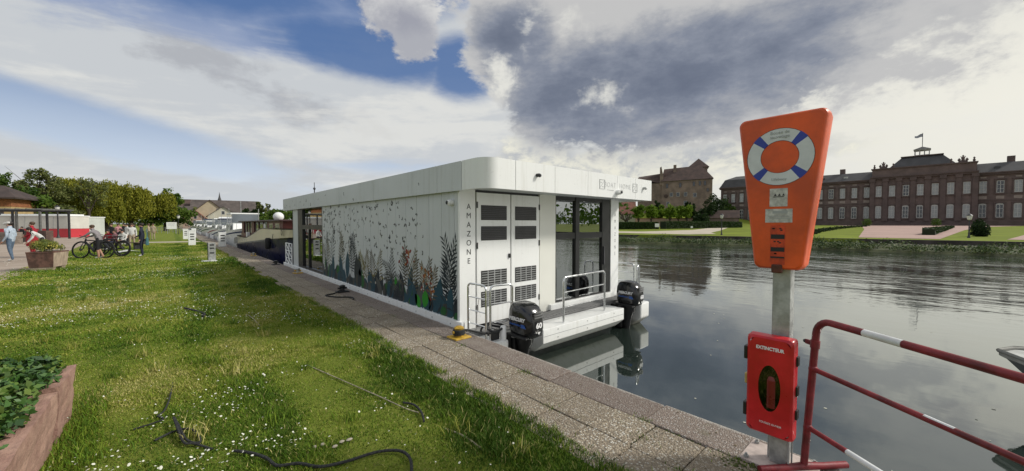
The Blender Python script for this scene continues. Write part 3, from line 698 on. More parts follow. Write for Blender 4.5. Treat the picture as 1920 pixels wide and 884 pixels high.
# butterflies: denser towards the far end and the roof edge
def bfly(y, z, s_, a, dx=0):
    for sgn in (1, -1):
        w = a+sgn*mr.uniform(.35, .9); L = s_*mr.uniform(.8, 1.2)
        px, pz = math.cos(w)*s_*.34, math.sin(w)*s_*.34
        e = (y-math.sin(w)*L, z+math.cos(w)*L)
        pts = [(y, z), ((y+e[0])/2+px, (z+e[1])/2+pz), e, ((y+e[0])/2-px*.5, (z+e[1])/2-pz*.5)]
        mur.add([(WX-.0012-dx, p_[0], p_[1]) for p_ in pts], [(0, 1, 2, 3)], mr.choice([10, 10, 0, 2]))
for i in range(250):
    y = 5.9+5.95*mr.random()**.75; top = 2.08 if y > 6.6 else 1.9-.0
    z = mr.uniform(.95, top)
    if z < .9+.12*(12-y)*.5 and mr.random() < .5: continue
    bfly(y, z, mr.uniform(.025, .055) if mr.random() < .55 else mr.uniform(.06, .11), mr.uniform(-3, 3))
for y, z, s_ in [(6.0, 2.30, .05), (9.2, 2.2, .07), (9.9, 2.34, .07), (12.1, 2.3, .05), (12.9, 2.2, .08), (13.4, 2.32, .09), (13.7, 2.2, .07), (14.2, 2.3, .07), (14.9, 2.25, .07), (15.3, 2.4, .05), (15.7, 2.2, .07), (16.2, 2.3, .06), (16.5, 2.2, .05), (11.4, 2.42, .05)]: bfly(y, z, s_, mr.uniform(-3, 3), WX-FX0)
P(mur, 'mural', mm)
# ---------------------------------------------------------------- railings
def rail(pts, r, bars, name='railing'):
    m = MB().tube(pts, r, 10)
    for b_ in bars: m.tube(b_, r*.6, 8)
    return P(m, name, M_steel)
def hoop(p0, p1, h, nb, rad=.07, r=.017, z0=-.1):
    p0 = Vector(p0); p1 = Vector(p1); d = (p1-p0).normalized(); up = Vector((0, 0, 1)); path = [p0, p0+up*(h-rad)]
    for i in range(1, 6):
        w = i/6*math.pi/2; path.append(p0+up*(h-rad+rad*math.sin(w))+d*(rad-rad*math.cos(w)))
    path.append(p0+up*h+d*rad); path.append(p1+up*h-d*rad)
    for i in range(1, 6):
        w = i/6*math.pi/2; path.append(p1+up*(h-rad+rad*math.cos(w))-d*(rad-rad*math.sin(w)))
    path += [p1+up*(h-rad), p1]
    bars = [[p0+up*h*(k+1)/(nb+1), p1+up*h*(k+1)/(nb+1)] for k in range(nb)]
    return rail(path, r, bars)
hoop((3.34, 4.72, -.1), (3.36, 4.30, -.1), .80, 3)
hoop((3.42, 4.28, -.1), (3.78, 4.2, -.1), .80, 2)
hoop((4.98, 4.22, -.1), (6.28, 4.28, -.1), .78, 2, r=.019)
hoop((7.72, 5.2, -.1), (7.74, 4.50, -.1), .80, 3)
hoop((7.62, 4.30, -.1), (7.40, 4.22, -.1), .80, 2)
P(MB().tube([(3.345, 4.45, .5), (3.36, 4.52, .3), (3.36, 4.55, .0)], .005, 5), 'rail_wire', M_steel)
P(MB().tube([(3.48, 4.26, .16), (3.6, 4.25, .13), (3.74, 4.21, .17)], .004, 5), 'rail_wire', M_steel)
# white lattice gangway rail at the far end
gl_ = MB()
for y in (15.75, 16.25, 16.75): gl_.tube([(3.27, y, -.05), (3.27, y, .86)], .022, 8)
for z in (.05, .3, .58, .86): gl_.tube([(3.27, 15.75, z), (3.27, 16.75, z)], .018, 8)
for a0, a1 in ((15.75, 16.25), (16.25, 16.75)):
    for z0, z1 in ((.05, .3), (.3, .58), (.58, .86)): gl_.tube([(3.27, a0, z0), (3.27, a1, z1)], .014, 6)
P(gl_, 'bow_railing', M_white)
# mooring cleat, ropes and the white cable post on the near float
P(MB().bb(3.42, 3.56, 4.24, 4.27, -.10, .02).bb(3.33, 3.64, 4.235, 4.275, .02, .045), 'mooring_cleat', M_black, bevel=.008)
P(MB().lathe([(.045, -.1), (.045, .085), (.035, .10), (0, .10)], (3.60, 4.2, 0), 12), 'cable_post', M_white)
# ---------------------------------------------------------------- outboard motors
M_cowl = mat('gloss_black', (.008, .008, .009), .22, 0, .05, 2, coat=.5)
M_cowl2 = mat('satin_black', (.012, .012, .013), .42, 0, .1, 3)
M_blue = flat('decal_blue', (.03, .10, .36), .4)
def outboard(x, y, z):
    # cowl: stacked rounded sections (z, y-front, y-back, half width)
    secs = [(.0, -.22, .20, .135), (.05, -.265, .235, .165), (.14, -.285, .25, .18), (.26, -.275, .25, .185), (.36, -.245, .24, .18), (.43, -.20, .215, .165), (.475, -.13, .17, .135), (.495, -.04, .09, .08)]
    n = 28; vs = []
    for zz_, yf, yb, hw in secs:
        for j in range(n):
            w = 2*math.pi*j/n; cx_, sy = math.cos(w), math.sin(w); e = .62
            xx = hw*math.copysign(abs(cx_)**e, cx_); yy = math.copysign(abs(sy)**e, sy); yy = yy*(yb-yf)/2+(yb+yf)/2
            vs.append((xx, yy, zz_))
    fs = [(i*n+j, i*n+(j+1) % n, (i+1)*n+(j+1) % n, (i+1)*n+j) for i in range(len(secs)-1) for j in range(n)]
    fs += [tuple(range(n-1, -1, -1)), tuple((len(secs)-1)*n+j for j in range(n))]
    m = MB().add(vs, fs, 0, True)
    o = P(m, 'outboard_motor', M_cowl); o.location = Vector((x-5.5, y-10.5, z))
    # midsection, leg, plate
    md = MB()
    prof = [(.0, -.15, .16, .12), (-.1, -.14, .15, .105), (-.2, -.09, .14, .075), (-.4, -.03, .13, .055), (-.75, 0.0, .12, .045)]
    vs = []; n2 = 14
    for zz_, yf, yb, hw in prof:
        for j in range(n2):
            w = 2*math.pi*j/n2; vs.append((hw*math.cos(w), (yb-yf)/2*math.sin(w)+(yb+yf)/2, zz_))
    md.add(vs, [(i*n2+j, (i+1)*n2+j, (i+1)*n2+(j+1) % n2, i*n2+(j+1) % n2) for i in range(len(prof)-1) for j in range(n2)], 0, True)
    md.build('midsection', M_cowl2, o)
    MB().ext([(-.19, -.19, -.02), (.19, -.19, -.02), (.19, .23, -.02), (-.19, .23, -.02)], (0, 0, .05)).build('lower_pan', M_cowl2, o, bevel=.03)
    MB().bb(-.11, .11, .12, .34, -.5, -.06).bb(-.15, -.11, .18, .36, -.42, -.02).bb(.11, .15, .18, .36, -.42, -.02).build('mounting_bracket', M_cowl2, o, bevel=.012)
    MB().bb(-.10, .10, -.20, .22, -.60, -.575).build('cavitation_plate', M_cowl2, o, bevel=.006)
    # back (stern) vents and number
    vt = MB()
    for k in range(3): vt.bb(-.085, .085, -.287, -.262, .30+k*.035, .318+k*.035)
    vt.build('vent_strip', mat('vent_grey', (.22, .22, .22), .3, .4), o)
    text('number', '60', .105, M_whiteink, (.0, -.290, .19), FACE_S, o, sx=1.15, bold=.004, ext=.002)
    MB().ext([(-.03, -.288, .10), (.03, -.288, .10), (.0, -.285, .06)], (0, -.004, 0)).build('badge', M_whiteink, o)
    # side lettering on the quay side, tilted like the decal
    B = Matrix.Rotation(0, 4, 'Z') @ FACE_W
    text('brand_lettering', 'MERCURY', .072, M_whiteink, (-.188, -.02, .265), B, o, sx=.98, bold=.0025, ext=.003, shear=.12)
    text('brand_lettering', 'FourStroke', .040, M_blue, (-.1845, .03, .185), B, o, sx=1.2, bold=.001, ext=.003, shear=.2)
    MB().ext([(-.1855, -.10, .155), (-.1855, -.20, .155), (-.1855, -.17, .205), (-.1855, -.10, .205)], (.004, 0, 0)).build('decal', M_blue, o)
    return o
outboard(3.89, 4.04, -.055); outboard(7.12, 4.24, -.09)
# ================================================================== foreground: rescue post, cabinets, barrier
PX, PY = 3.0, .655
rp = thing('rescue_post', 'grey square steel post bolted to the quay edge, carrying the orange and red cabinets', 'post', (PX, PY, 0))
MB().bb(-.05, .05, -.05, .05, .012, 1.75).build('post', M_galv, rp, bevel=.006)
bp_ = MB().bb(-.15, .16, -.20, .20, .0, .012).build('base_plate', mat('plate_paint', (.50, .42, .38), .6, .1, .15, 8), rp, bevel=.003)
for x in (-.115, .125):
    for y in (-.165, .165): MB().lathe([(.016, .012), (.016, .026), (.008, .027), (.008, .04), (0, .04)], (x, y, 0), 6, smooth=False).build('bolt', M_galv, bp_)
for y in (-.062, .062): MB().ext([(-.006, y, .012), (.006, y, .012), (.006, y, .30)], (0, math.copysign(.008, y), 0)).build('gusset', M_galv, rp)
MB().tube([(-.058, -.06, .015), (-.056, -.056, .35), (-.056, -.052, .75)], .006, 6).build('cable', mat('cable_grey', (.35, .35, .34), .5), rp)
# lifebuoy cabinet
M_org = mat('orange_plastic', (.76, .098, .010), .42, 0, .16, 2.6, .10, 25)
lc = thing('lifebuoy_cabinet', 'tall orange tapered lifebuoy cabinet with ring picture mounted on the grey post', 'lifebuoy cabinet', (2.88, .665, 1.31))
def taper(x, hw0, hw1, z0, z1, r, n=6):
    out = []
    for (cy, cz, a0) in ((-hw0+r, z0+r, math.pi), (hw0-r, z0+r, 1.5*math.pi), (hw1-r, z1-r, 0), (-hw1+r, z1-r, .5*math.pi)):
        for i in range(n): w = a0+math.pi/2*i/(n-1); out.append((x, cy+r*math.cos(w), cz+r*math.sin(w)))
    return out
def shell(mb, rings, mi=0):
    n = len(rings[0]); vs = [p for r in rings for p in r]
    fs = [(i*n+j, (i+1)*n+j, (i+1)*n+(j+1) % n, i*n+(j+1) % n) for i in range(len(rings)-1) for j in range(n)]
    mb.add(vs, fs, mi, True); return mb.add(rings[0], [tuple(range(n))], mi).add(rings[-1], [tuple(range(n-1, -1, -1))], mi)
H = .985
m = MB(); shell(m, [taper(.0, .118, .220, .012, H-.014, .04), taper(.008, .130, .232, .004, H-.005, .04), taper(.03, .137, .240, -.002, H, .042), taper(.085, .140, .243, -.003, H, .042)]); m.build('front_shell', M_org, lc)
m = MB(); shell(m, [taper(.088, .136, .238, .003, H-.004, .04), taper(.15, .136, .238, .003, H-.004, .04), taper(.162, .128, .23, .01, H-.012, .04)]); m.build('back_shell', M_org, lc)
M_ringw = mat('ring_white', (.62, .64, .66), .5, 0, .06, 8); M_ringb = flat('ring_blue', (.035, .06, .34), .5); M_sticker = mat('worn_sticker', (.62, .61, .57), .6, 0, .35, 22, col2=(.30, .29, .27)); M_blk = flat('sticker_black', (.02, .018, .018), .5)
def arc(mb, r0, r1, a0, a1, x, c, mi=0, n=20, t=.002):
    vs = []
    for i in range(n+1):
        w = a0+(a1-a0)*i/n
        for r in (r0, r1): vs.append((x, c[0]-r*math.cos(w), c[1]+r*math.sin(w)))
    mb.add(vs, [(2*i, 2*i+1, 2*i+3, 2*i+2) for i in range(n)], mi); return mb
cz = .715
rg = MB(); bands = [R_(45), R_(135), R_(225), R_(315)]; bw = R_(8.5)
for i, b0 in enumerate(bands):
    arc(rg, .103, .178, b0+bw, b0+R_(90)-bw, -.0012, (0, cz), 0); arc(rg, .100, .181, b0-bw, b0+bw, -.0016, (0, cz), 1, 5)
arc(rg, .101, .103, 0, 6.2832, -.0016, (0, cz), 2, 40); arc(rg, .178, .1805, 0, 6.2832, -.0014, (0, cz), 2, 40)
rg.build('ring_print', [M_ringw, M_ringb, M_blk], lc)
for i, s_ in enumerate(['POLLER-RING', 'RING BUOY']): text('ring_lettering', ['Bouée de', 'sauvetage'][i], .027, M_greyink, (-.0025, 0, cz+.153-i*.026), FACE_W, lc, ext=.0004)
text('ring_lettering', 'Lifebuoy', .024, M_greyink, (-.0025, 0, cz-.142), FACE_W, lc, ext=.0004)
s1 = MB().bb(-.002, 0, -.048, .048, .40, .515).build('sticker', M_sticker, lc)
mk = MB()
for i in range(3): mk.ext([(-.003, .025-i*.022, .468), (-.003, .010-i*.022, .468), (-.003, .017-i*.022, .482)], (.001, 0, 0))
mk.bb(-.003, -.002, -.03, .03, .46, .464).build('pictogram', M_blk, s1)
s2 = MB().bb(-.002, 0, -.075, .07, .298, .385).build('sticker', M_sticker, lc)
MB().bb(-.003, -.002, -.05, .03, .355, .372).bb(-.003, -.002, -.06, .055, .335, .338).bb(-.003, -.002, -.06, .04, .322, .325).build('print_lines', M_greyink, s2)
s3 = MB().bb(-.0016, 0, -.04, .04, .03, .285).build('warning_strip', mat('strip_orange', (.60, .06, .01), .5, 0, .2, 20), lc)
m = MB()
for z0, z1 in ((.193, .222), (.112, .140), (.070, .080)): m.bb(-.0026, -.0016, -.037, .037, z0, z1)
for k in range(9):
    z = mr.choice([.165, .172, .245, .255, .095]); y = mr.uniform(-.03, .025); m.bb(-.0026, -.0016, y, y+.012, z, z+.008)
m.build('warning_print', M_blk, s3)
MB().bb(-.014, .03, -.028, .03, -.025, .03).build('latch', mat('latch_rust', (.10, .03, .015), .7, 0, .2, 20), lc, bevel=.008)
MB().bb(.16, .075+.12, -.05, .05, .1, .5).build('mounting_bracket', M_galv, lc)
# fire extinguisher cabinet
M_red = mat('red_plastic', (.56, .010, .018), .34, 0, .12, 4.5, .06, 30, coat=.2)
ec = thing('extinguisher_cabinet', 'red fire extinguisher cabinet with dark oval window below the orange cabinet', 'extinguisher box', (2.86, .69, .215))
def rrect(x, hw, z0, z1, r, n=6): return taper(x, hw, hw, z0, z1, r, n)
m = MB(); rings = [rrect(.0, .112, .02, .635, .03), rrect(.008, .127, .008, .65, .03), rrect(.025, .134, 0, .655, .03), rrect(.07, .135, 0, .656, .03)]
n = len(rings[0]); vs = [p for r in rings for p in r]; m.add(vs, [(i*n+j, (i+1)*n+j, (i+1)*n+(j+1) % n, i*n+(j+1) % n) for i in range(3) for j in range(n)], 0, True)
ov = []; outl = []; n = 48
for j in range(n):      # oval opening ring joined to the front outline
    w = 2*math.pi*j/n; ov.append((.0, .062*math.cos(w), .315+.152*math.sin(w))); cc, s_ = math.cos(w), math.sin(w); k_ = min(.112/max(abs(cc), 1e-6), (.3075 if s_ > 0 else .3075)/max(abs(s_), 1e-6)); yy_, zz_ = k_*cc, k_*s_
    ey, ez = abs(yy_)-(.112-.03), abs(zz_)-(.3075-.03)
    if ey > 0 and ez > 0: f_ = .03/max(.03, math.hypot(ey, ez)); yy_ = math.copysign(.082+ey*f_, yy_); zz_ = math.copysign(.2775+ez*f_, zz_)
    outl.append((-.0004, yy_*1.025, .3275+zz_*1.01))
ov2 = [(.03, y, z) for _, y, z in ov]
m.add(outl+ov, [(j, (j+1) % n, n+(j+1) % n, n+j) for j in range(n)], 0); m.add(ov+ov2, [(j, (j+1) % n, n+(j+1) % n, n+j) for j in range(n)], 0, True)
m.build('front_lid', M_red, ec)
MB().bb(.0725, .10, -.13, .13, .004, .652).build('back_box', M_red, ec, bevel=.02)
MB().add([(.006, y, z) for _, y, z in ov], [tuple(range(n))]).build('oval_window', glass_mat('smoked_window', (.16, .05, .05), .05), ec)
MB().add([(.071, y*1.6, z) for _, y, z in ov], [tuple(range(n))]).build('inner_lining', M_black, ec)
MB().tube([(.033, -.01, .19), (.033, -.01, .37)], .036, 16).lathe([(.036, .37), (.03, .395), (.012, .40), (.012, .42)], (.033, -.01, 0), 12).build('extinguisher', mat('deep_red', (.16, .01, .01), .3), ec)
for z in (.515, .13):
    MB().bb(.02, .08, .132, .155, z-.045, z+.045).build('hinge', M_black, ec, bevel=.006)
for z in (.52, .33, .18): MB().bb(.03, .075, -.146, -.132, z-.03, z+.03).build('clip', M_black, ec, bevel=.004)
MB().bb(.03, .06, .134, .15, .30, .37).build('clip', mat('brass_tag', (.55, .42, .16), .5, .3), ec, bevel=.004)
text('lettering', 'EXTINCTEUR', .030, M_whiteink, (-.0012, 0, .575), FACE_W, ec, sx=.86, bold=.0012)
text('lettering', 'POUSSEZ OUVRIR', .017, M_whiteink, (-.0012, -.01, .085), FACE_W, ec, sx=.9)
MB().bb(.105, .09+.0, -.06, .06, .1, .5).build('mounting_bracket', M_galv, ec)
# red and white barrier
M_bred = mat('barrier_red', (.20, .016, .022), .48, 0, .26, 7, .15, 50); M_bwhite = mat('barrier_white', (.70, .72, .72), .42, 0, .08, 6)
br = thing('crowd_barrier', 'red and white striped tubular barrier running from the rescue post out of the right edge', 'barrier', (3.02, .53, 0))
bd = Vector((-.61, -.792, 0)); lean = Vector((.055, -.045, 1.0)); BH = .985; BL_ = 2.3
def bpt(s_, z): return bd*s_+lean*z-Vector((0, 0, .0))
def bar(name, s0, z0, s1, z1, r, m): return MB().tube([bpt(s0, z0), bpt((s0+s1)/2, (z0+z1)/2), bpt(s1, z1)], r, 12).build(name, m, br)
path = [bpt(0, .02), bpt(0, .5), bpt(0, BH-.09)]
for i in range(1, 7):
    w = i/6*math.pi/2; path.append(bpt(.09-.09*math.cos(w), BH-.09+.09*math.sin(w)))
path.append(bpt(.30, BH)); MB().tube(path, .021, 14).build('end_post', M_bred, br)
s_ = .30
for k, L in enumerate([.20, .52, .20, .52, .20]):
    bar('stripe' if k % 2 == 0 else 'top_tube', s_, BH, s_+L, BH, .0212, M_bwhite if k % 2 == 0 else M_bred); s_ += L
MB().tube([bpt(s_, BH), bpt(BL_-.09, BH), bpt(BL_-.03, BH-.03), bpt(BL_, BH-.09), bpt(BL_, .02)], .021, 12).build('end_post', M_bred, br)
bar('rail', .0, .665, BL_, .665, .0155, M_bred); bar('rail', 0, .285, .27, .285, .0155, M_bred); bar('stripe', .27, .285, .47, .285, .0157, M_bwhite); bar('rail', .47, .285, BL_, .285, .0155, M_bred)
bar('stripe', .62, .671, .74, .671, .0115, M_bwhite)
for z in (.665, .285): MB().ball(bpt(.004, z), .027, 10).build('weld', M_bred, br)
MB().box(bpt(-.035, BH-.16), (.07, .016, .03), math.atan2(bd.y, bd.x)).tube([bpt(-.0, BH-.185), bpt(0, BH-.135)], .026, 12).build('hook', M_bred, br, bevel=.003)
MB().ball(bpt(-.075, BH-.16), .013, 8).build('hook_pin', M_dark, br)
ft = MB()
for sgn in (1, -1):
    e = Vector((bd.y, -bd.x, 0))*sgn*.30; ft.tube([bpt(0, .03), e*.4+Vector((0, 0, .022)), e+Vector((0, 0, .022))], [.024, .022, .022], 10)
ft.build('foot', M_bred, br)
ft = MB()
for sgn in (1, -1):
    e = Vector((bd.y, -bd.x, 0))*sgn*.30; ft.tube([bpt(BL_, .03), bpt(BL_, 0)+e*.4+Vector((0, 0, .022)), bpt(BL_, 0)+e+Vector((0, 0, .022))], .022, 8)
ft.build('foot', M_bred, br)
# generic boat hull by stations
def hull(L, B, prof, bow=.38, stern=.85, n=22, rake=.06, rp=1.):
    """prof: list of (height factor fn(t), beam factor, material).  x across, y along (bow at +y end)."""
    rows = []
    for i in range(n+1):
        t = i/n
        b = 1.0 if t < 1-bow else math.sqrt(max(0, 1-((t-(1-bow))/bow)**2.2))
        if t < .25: b *= stern+(1-stern)*math.sin(t/.25*math.pi/2)
        row = []
        for k, (zf, bf, mi) in enumerate(prof):
            z = zf(t); rk = rake*L*(k/(len(prof)-1))**rp if t > .5 else 0
            y = t*L-rk*((t-.5)*2 if t > .5 else 0); row.append((max(.012, b*B/2*bf), y, z))
        rows.append(row)
    m = MB(); k = len(prof)
    for sgn in (1, -1):
        vs = [(sgn*p[0], p[1], p[2]) for r in rows for p in r]
        for i in range(n):
            for j in range(k-1):
                f = (i*k+j, (i+1)*k+j, (i+1)*k+j+1, i*k+j+1)
                m.add([vs[q_] for q_ in (f if sgn < 0 else f[::-1])], [(0, 1, 2, 3)], prof[j][2], True)
    st = [(p[0], p[1], p[2]) for p in rows[0]]+[(-p[0], p[1], p[2]) for p in rows[0][::-1]]
    m.add(st, [tuple(range(len(st)))], prof[0][2])
    return m, rows
# bow of a small boat poking in at the right edge
sb = thing('small_boat', 'grey bow of a small boat with pale rim behind the barrier at right', 'boat', (7.62, -3.95, WL), R_(4))
m, rows = hull(3.4, 1.5, [(lambda t: .58+.12*t*t, 1.0, 0), (lambda t: .50+.12*t*t, 1.02, 0), (lambda t: .47+.12*t*t, .99, 1), (lambda t: .18+.12*t*t, .93, 1), (lambda t: -.15, .7, 1)], bow=.5, rake=.28, rp=4.)
m.build('hull', [mat('boat_rim', (.30, .30, .27), .6), mat('boat_dark_hull', (.035, .045, .055), .35)], sb)
V_ = [(r[0][0]*.93, r[0][1], r[0][2]-.035) for r in rows]; V2 = [(-x, y, z) for x, y, z in V_]
MB().add(V_+V2, [(i, i+1, len(V_)+i+1, len(V_)+i) for i in range(len(V_)-1)]).build('foredeck', mat('boat_deck', (.42, .43, .41), .6), sb)
MB().tube([(p[0], p[1], p[2]+.01) for p in V_], .022, 8).tube([(-p[0], p[1], p[2]+.01) for p in V_], .022, 8).build('fender_rail', mat('fender_grey', (.20, .20, .18), .7), sb)
# ------------------------------------------------------------------ troughs
M_sst = mat('pink_sandstone', (.43, .27, .205), .92, 0, .16, 7, 1., 28, col2=(.29, .165, .13)); M_sst2 = mat('brown_sandstone', (.16, .085, .065), .9, 0, .25, 4, .7, 40); M_soil = mat('potting_soil', (.05, .038, .025), .95, 0, .2, 20, .6, 40)
M_leaf1, g, b = new_mat('trough_leaf'); t = g.attr('tint'); g.L.new(g.ramp(t, [(0., (.018, .055, .010)), (.5, (.05, .125, .018)), (1., (.14, .20, .035))]).o, b.inputs['Base Color']); b.inputs['Roughness'].default_value = .55
def leafcloud(n, cen, rad, size, t0=.5, up=.5, asp=.55):
    P_ = rng.normal(0, 1, (n, 3)); P_ /= np.linalg.norm(P_, axis=1)[:, None]; P_ *= rng.random((n, 1))**(1/3)
    P_ = np.asarray(cen)+P_*np.asarray(rad); N_ = rng.normal(0, 1, (n, 3)); N_[:, 2] += up
    return leafquads(P_, N_, size*(.6+.8*rng.random(n)), np.clip(t0+rng.normal(0, .2, n), 0, 1), asp)
def leafquads(P_, N_, s_, t, asp=.55):
    n = len(P_); N_ = N_/np.linalg.norm(N_, axis=1)[:, None]; A = rng.normal(0, 1, (n, 3)); A -= N_*(A*N_).sum(1)[:, None]; A /= np.linalg.norm(A, axis=1)[:, None]; B_ = np.cross(N_, A)
    s_ = s_[:, None]; V = np.stack([P_-A*s_, P_-B_*s_*asp+N_*s_*.12, P_+A*s_, P_+B_*s_*asp+N_*s_*.12], 1)
    i = np.arange(n)[:, None]*4; return V.reshape(-1, 3), i+np.array([[0, 1, 2, 3]]), np.repeat(t, 4)
def leafobj(name, parts, m, parent=None, kind=None, par_loc=(0, 0, 0)):
    V = []; F = []; T = []; o = 0
    for v, f, t in parts: V.append(v); F.append(f+o); T.append(t); o += len(v)
    ob = link(D.objects.new(name, np_mesh(name, np.concatenate(V)-np.asarray(par_loc), np.concatenate(F), m, np.concatenate(T))), parent)
    if kind: ob['kind'] = kind
    if parent is not None: CH.setdefault(parent.name, []).append(ob)
    return ob
# foreground trough: two blocks end to end, tapering side, with a hollow between
tr = thing('stone_trough', 'pink sandstone trough full of leafy plants at the lower left corner', 'planter', (-1.3, 4.0, 0))
def troughblock(y0, y1, name='trough_block'):
    m = MB()
    def ring(xo, xi, z): return [(xo, y0, z), (xo, y1, z), (-.55, y1, z), (-.55, y0, z)]
    vs = [(.64, y0+.02, 0), (.64, y1-.02, 0), (.67, y1, .41), (.67, y0, .41), (.58, y1-.07, .41), (.58, y0+.0, .41), (.56, y1-.08, .28), (.56, y0, .28),
          (-.60, y0+.02, 0), (-.60, y1-.02, 0), (-.67, y1, .41), (-.67, y0, .41), (-.58, y1-.07, .41), (-.58, y0, .41), (-.56, y1-.08, .28), (-.56, y0, .28)]
    fs = [(0, 1, 2, 3), (3, 2, 4, 5), (5, 4, 6, 7), (9, 8, 11, 10), (10, 11, 13, 12), (12, 13, 15, 14), (1, 9, 10, 2), (2, 10, 12, 4), (4, 12, 14, 6), (8, 0, 3, 11), (11, 3, 5, 13), (7, 6, 14, 15), (13, 5, 7, 15), (0, 8, 9, 1)]
    m.add(vs, fs); o = m.build(name, M_sst, tr)
    bm = bmesh.new(); bm.from_mesh(o.data); bmesh.ops.subdivide_edges(bm, edges=bm.edges[:], cuts=7, use_grid_fill=True)
    from mathutils import noise as mn
    for v in bm.verts:
        q_ = v.co*7; v.co += Vector((mn.noise(q_), mn.noise(q_+Vector((9, 0, 0))), mn.noise(q_+Vector((0, 9, 0)))))*.016+Vector((mn.noise(q_*4), mn.noise(q_*4+Vector((5, 0, 0))), mn.noise(q_*4+Vector((0, 5, 0)))))*.005
    bm.to_mesh(o.data); bm.free()
    bv = o.modifiers.new('bevel', 'BEVEL'); bv.width = .018; bv.segments = 2; bv.limit_method = 'ANGLE'; bv.angle_limit = R_(50); return o
troughblock(.22, .82); troughblock(-1.1, .13)
MB().bb(.45, .585, .10, .25, .02, .37).build('mortar_gap', M_sst2, tr)
MB().bb(-.57, .57, -1.05, .75, .26, .33).build('soil', M_soil, tr)
pts = []
for i in range(130):
    x, y = rng.uniform(-.58, .58), rng.uniform(-1.05, .80); pts.append(leafcloud(90, (-1.3+x, 4.0+y, .42+rng.uniform(0, .09)), (.11, .11, .08), .027, rng.uniform(.2, .75), .9))
pts.append(leafcloud(160, (-1.05, 4.62, .49), (.32, .12, .06), .05, .35, 1.2, .3)); pts.append(leafcloud(300, (-1.8, 4.3, .52), (.35, .3, .12), .04, .8, .8))
lf = leafobj('plants', pts, M_leaf1, tr, 'stuff', (-1.3, 4.0, 0))
# dry stalk standing up out of the trough
MB().tube([(-.33, 1.05, .3), (-.36, 1.15, .55), (-.45, 1.2, .78)], .006, 5).ball((-.46, 1.2, .80), (.03, .02, .05), 7).tube([(-.36, 1.15, .55), (-.30, 1.2, .70)], .004, 5).build('dry_stalk', mat('dry_stalk', (.10, .07, .05), .9), tr)
# mid trough with yellow-green plants
t2 = thing('stone_trough', 'brown stone trough on low feet with yellow flowers, standing beside the gravel promenade', 'planter', (-3.22, 20.55, 0), R_(-14)); t2.scale = (.62, .48, .93)
m = MB(); vs = []
for z, ix in ((.13, .10), (.66, .0)):
    vs += [(-.52+ix*.6, -.95+ix, z), (.52-ix*.6, -.95+ix, z), (.52-ix*.6, .95-ix, z), (-.52+ix*.6, .95-ix, z)]
m.add(vs, [(0, 1, 5, 4), (2, 3, 7, 6), (3, 2, 1, 0), (3, 0, 4, 7)]).build('trough_block', M_sst2, t2)
m = MB(); m.add([vs[1], vs[2], vs[6], vs[5]], [(0, 1, 2, 3)]).build('trough_end', mat('sunlit_pale_stone', (.42, .33, .25), .9, 0, .15, 4, .5, 30), t2)  # same stone as the block; sunlight on this end is put into its colour
rim = MB(); rim.bb(-.53, .53, -.97, -.85, .655, .70).bb(-.53, .53, .85, .97, .655, .70).bb(-.53, -.42, -.85, .85, .655, .70).bb(.42, .53, -.85, .85, .655, .70).build('rim', M_sst2, t2, bevel=.01)
for y in (-.6, .6): MB().bb(-.42, .42, y-.22, y+.22, 0, .135).build('foot', mat('sunlit_pale_stone'  , (.42, .33, .25)), t2, bevel=.02)
MB().bb(-.42, .42, -.85, .85, .6, .66).build('soil', M_soil, t2)
M_leaf2, g, b = new_mat('yellow_green_leaf'); t = g.attr('tint'); g.L.new(g.ramp(t, [(0., (.06, .10, .015)), (.6, (.16, .19, .03)), (1., (.34, .33, .06))]).o, b.inputs['Base Color']); b.inputs['Roughness'].default_value = .6
pts = [leafcloud(60, (rng.uniform(-.4, .4), rng.uniform(-.85, .85), .80+rng.uniform(0, .22)), (.16, .16, .14), .05, rng.uniform(.2, .8), .3, .25) for _ in range(40)]
leafobj('plants', pts, M_leaf2, t2, 'stuff')
fl = MB()
for i in range(26): fl.ball((rng.uniform(-.1, .48), rng.uniform(-.9, .8), .78+rng.uniform(0, .16)), .025, 6)
f_ = fl.build('yellow_flowers', mat('yellow_flower', (.60, .52, .12), .6), t2); f_['kind'] = 'stuff'
# ------------------------------------------------------------------ ropes and mooring gear
M_rope = mat('black_rope', (.030, .032, .033), .85, 0, .35, 60, .8, 160); M_cord = mat('pale_cord', (.36, .32, .22), .85, 0, .3, 40)
def smooth(pts, k=6):
    P_ = [Vector(p) for p in pts]; out = []
    for i in range(len(P_)-1):
        a0 = P_[max(0, i-1)]; b0 = P_[i]; c0 = P_[i+1]; d0 = P_[min(len(P_)-1, i+2)]
        for j in range(k):
            t = j/k; out.append(.5*((2*b0)+(c0-a0)*t+(2*a0-5*b0+4*c0-d0)*t*t+(3*b0-a0-3*c0+d0)*t**3))
    out.append(P_[-1]); return out
camF = Vector((math.sin(YAW)*math.cos(PITCH), math.cos(YAW)*math.cos(PITCH), -math.sin(PITCH))); camR = Vector((math.cos(YAW), -math.sin(YAW), 0)); camU = camR.cross(camF)
def gnd(x, y, z=0.):
    d = camF+camR*((x-960)/710)+camU*((442-y)/710); t = (z-EYE)/d.z; return Vector((d.x*t, d.y*t, z))
def rope(pix, r, m, label, name='rope', group=None, zs=None):
    pts = [gnd(x, y)+Vector((0, 0, .014+r+(zs[i] if zs else 0))) for i, (x, y) in enumerate(pix)]
    o = MB().tube(smooth(pts), r, 8).build(name, m); return tag(o, label, 'rope' if name == 'rope' else name, group)
rope([(290, 832), (325, 815), (355, 812), (372, 822), (374, 836), (350, 833), (335, 810), (326, 795), (333, 815), (345, 838), (365, 838), (400, 845)], .008, M_rope, 'black rope curled in a loop on the grass near the pink trough', zs=[0, .0, .01, 0, 0, .01, .03, .03, .03, .01, 0, -.015])
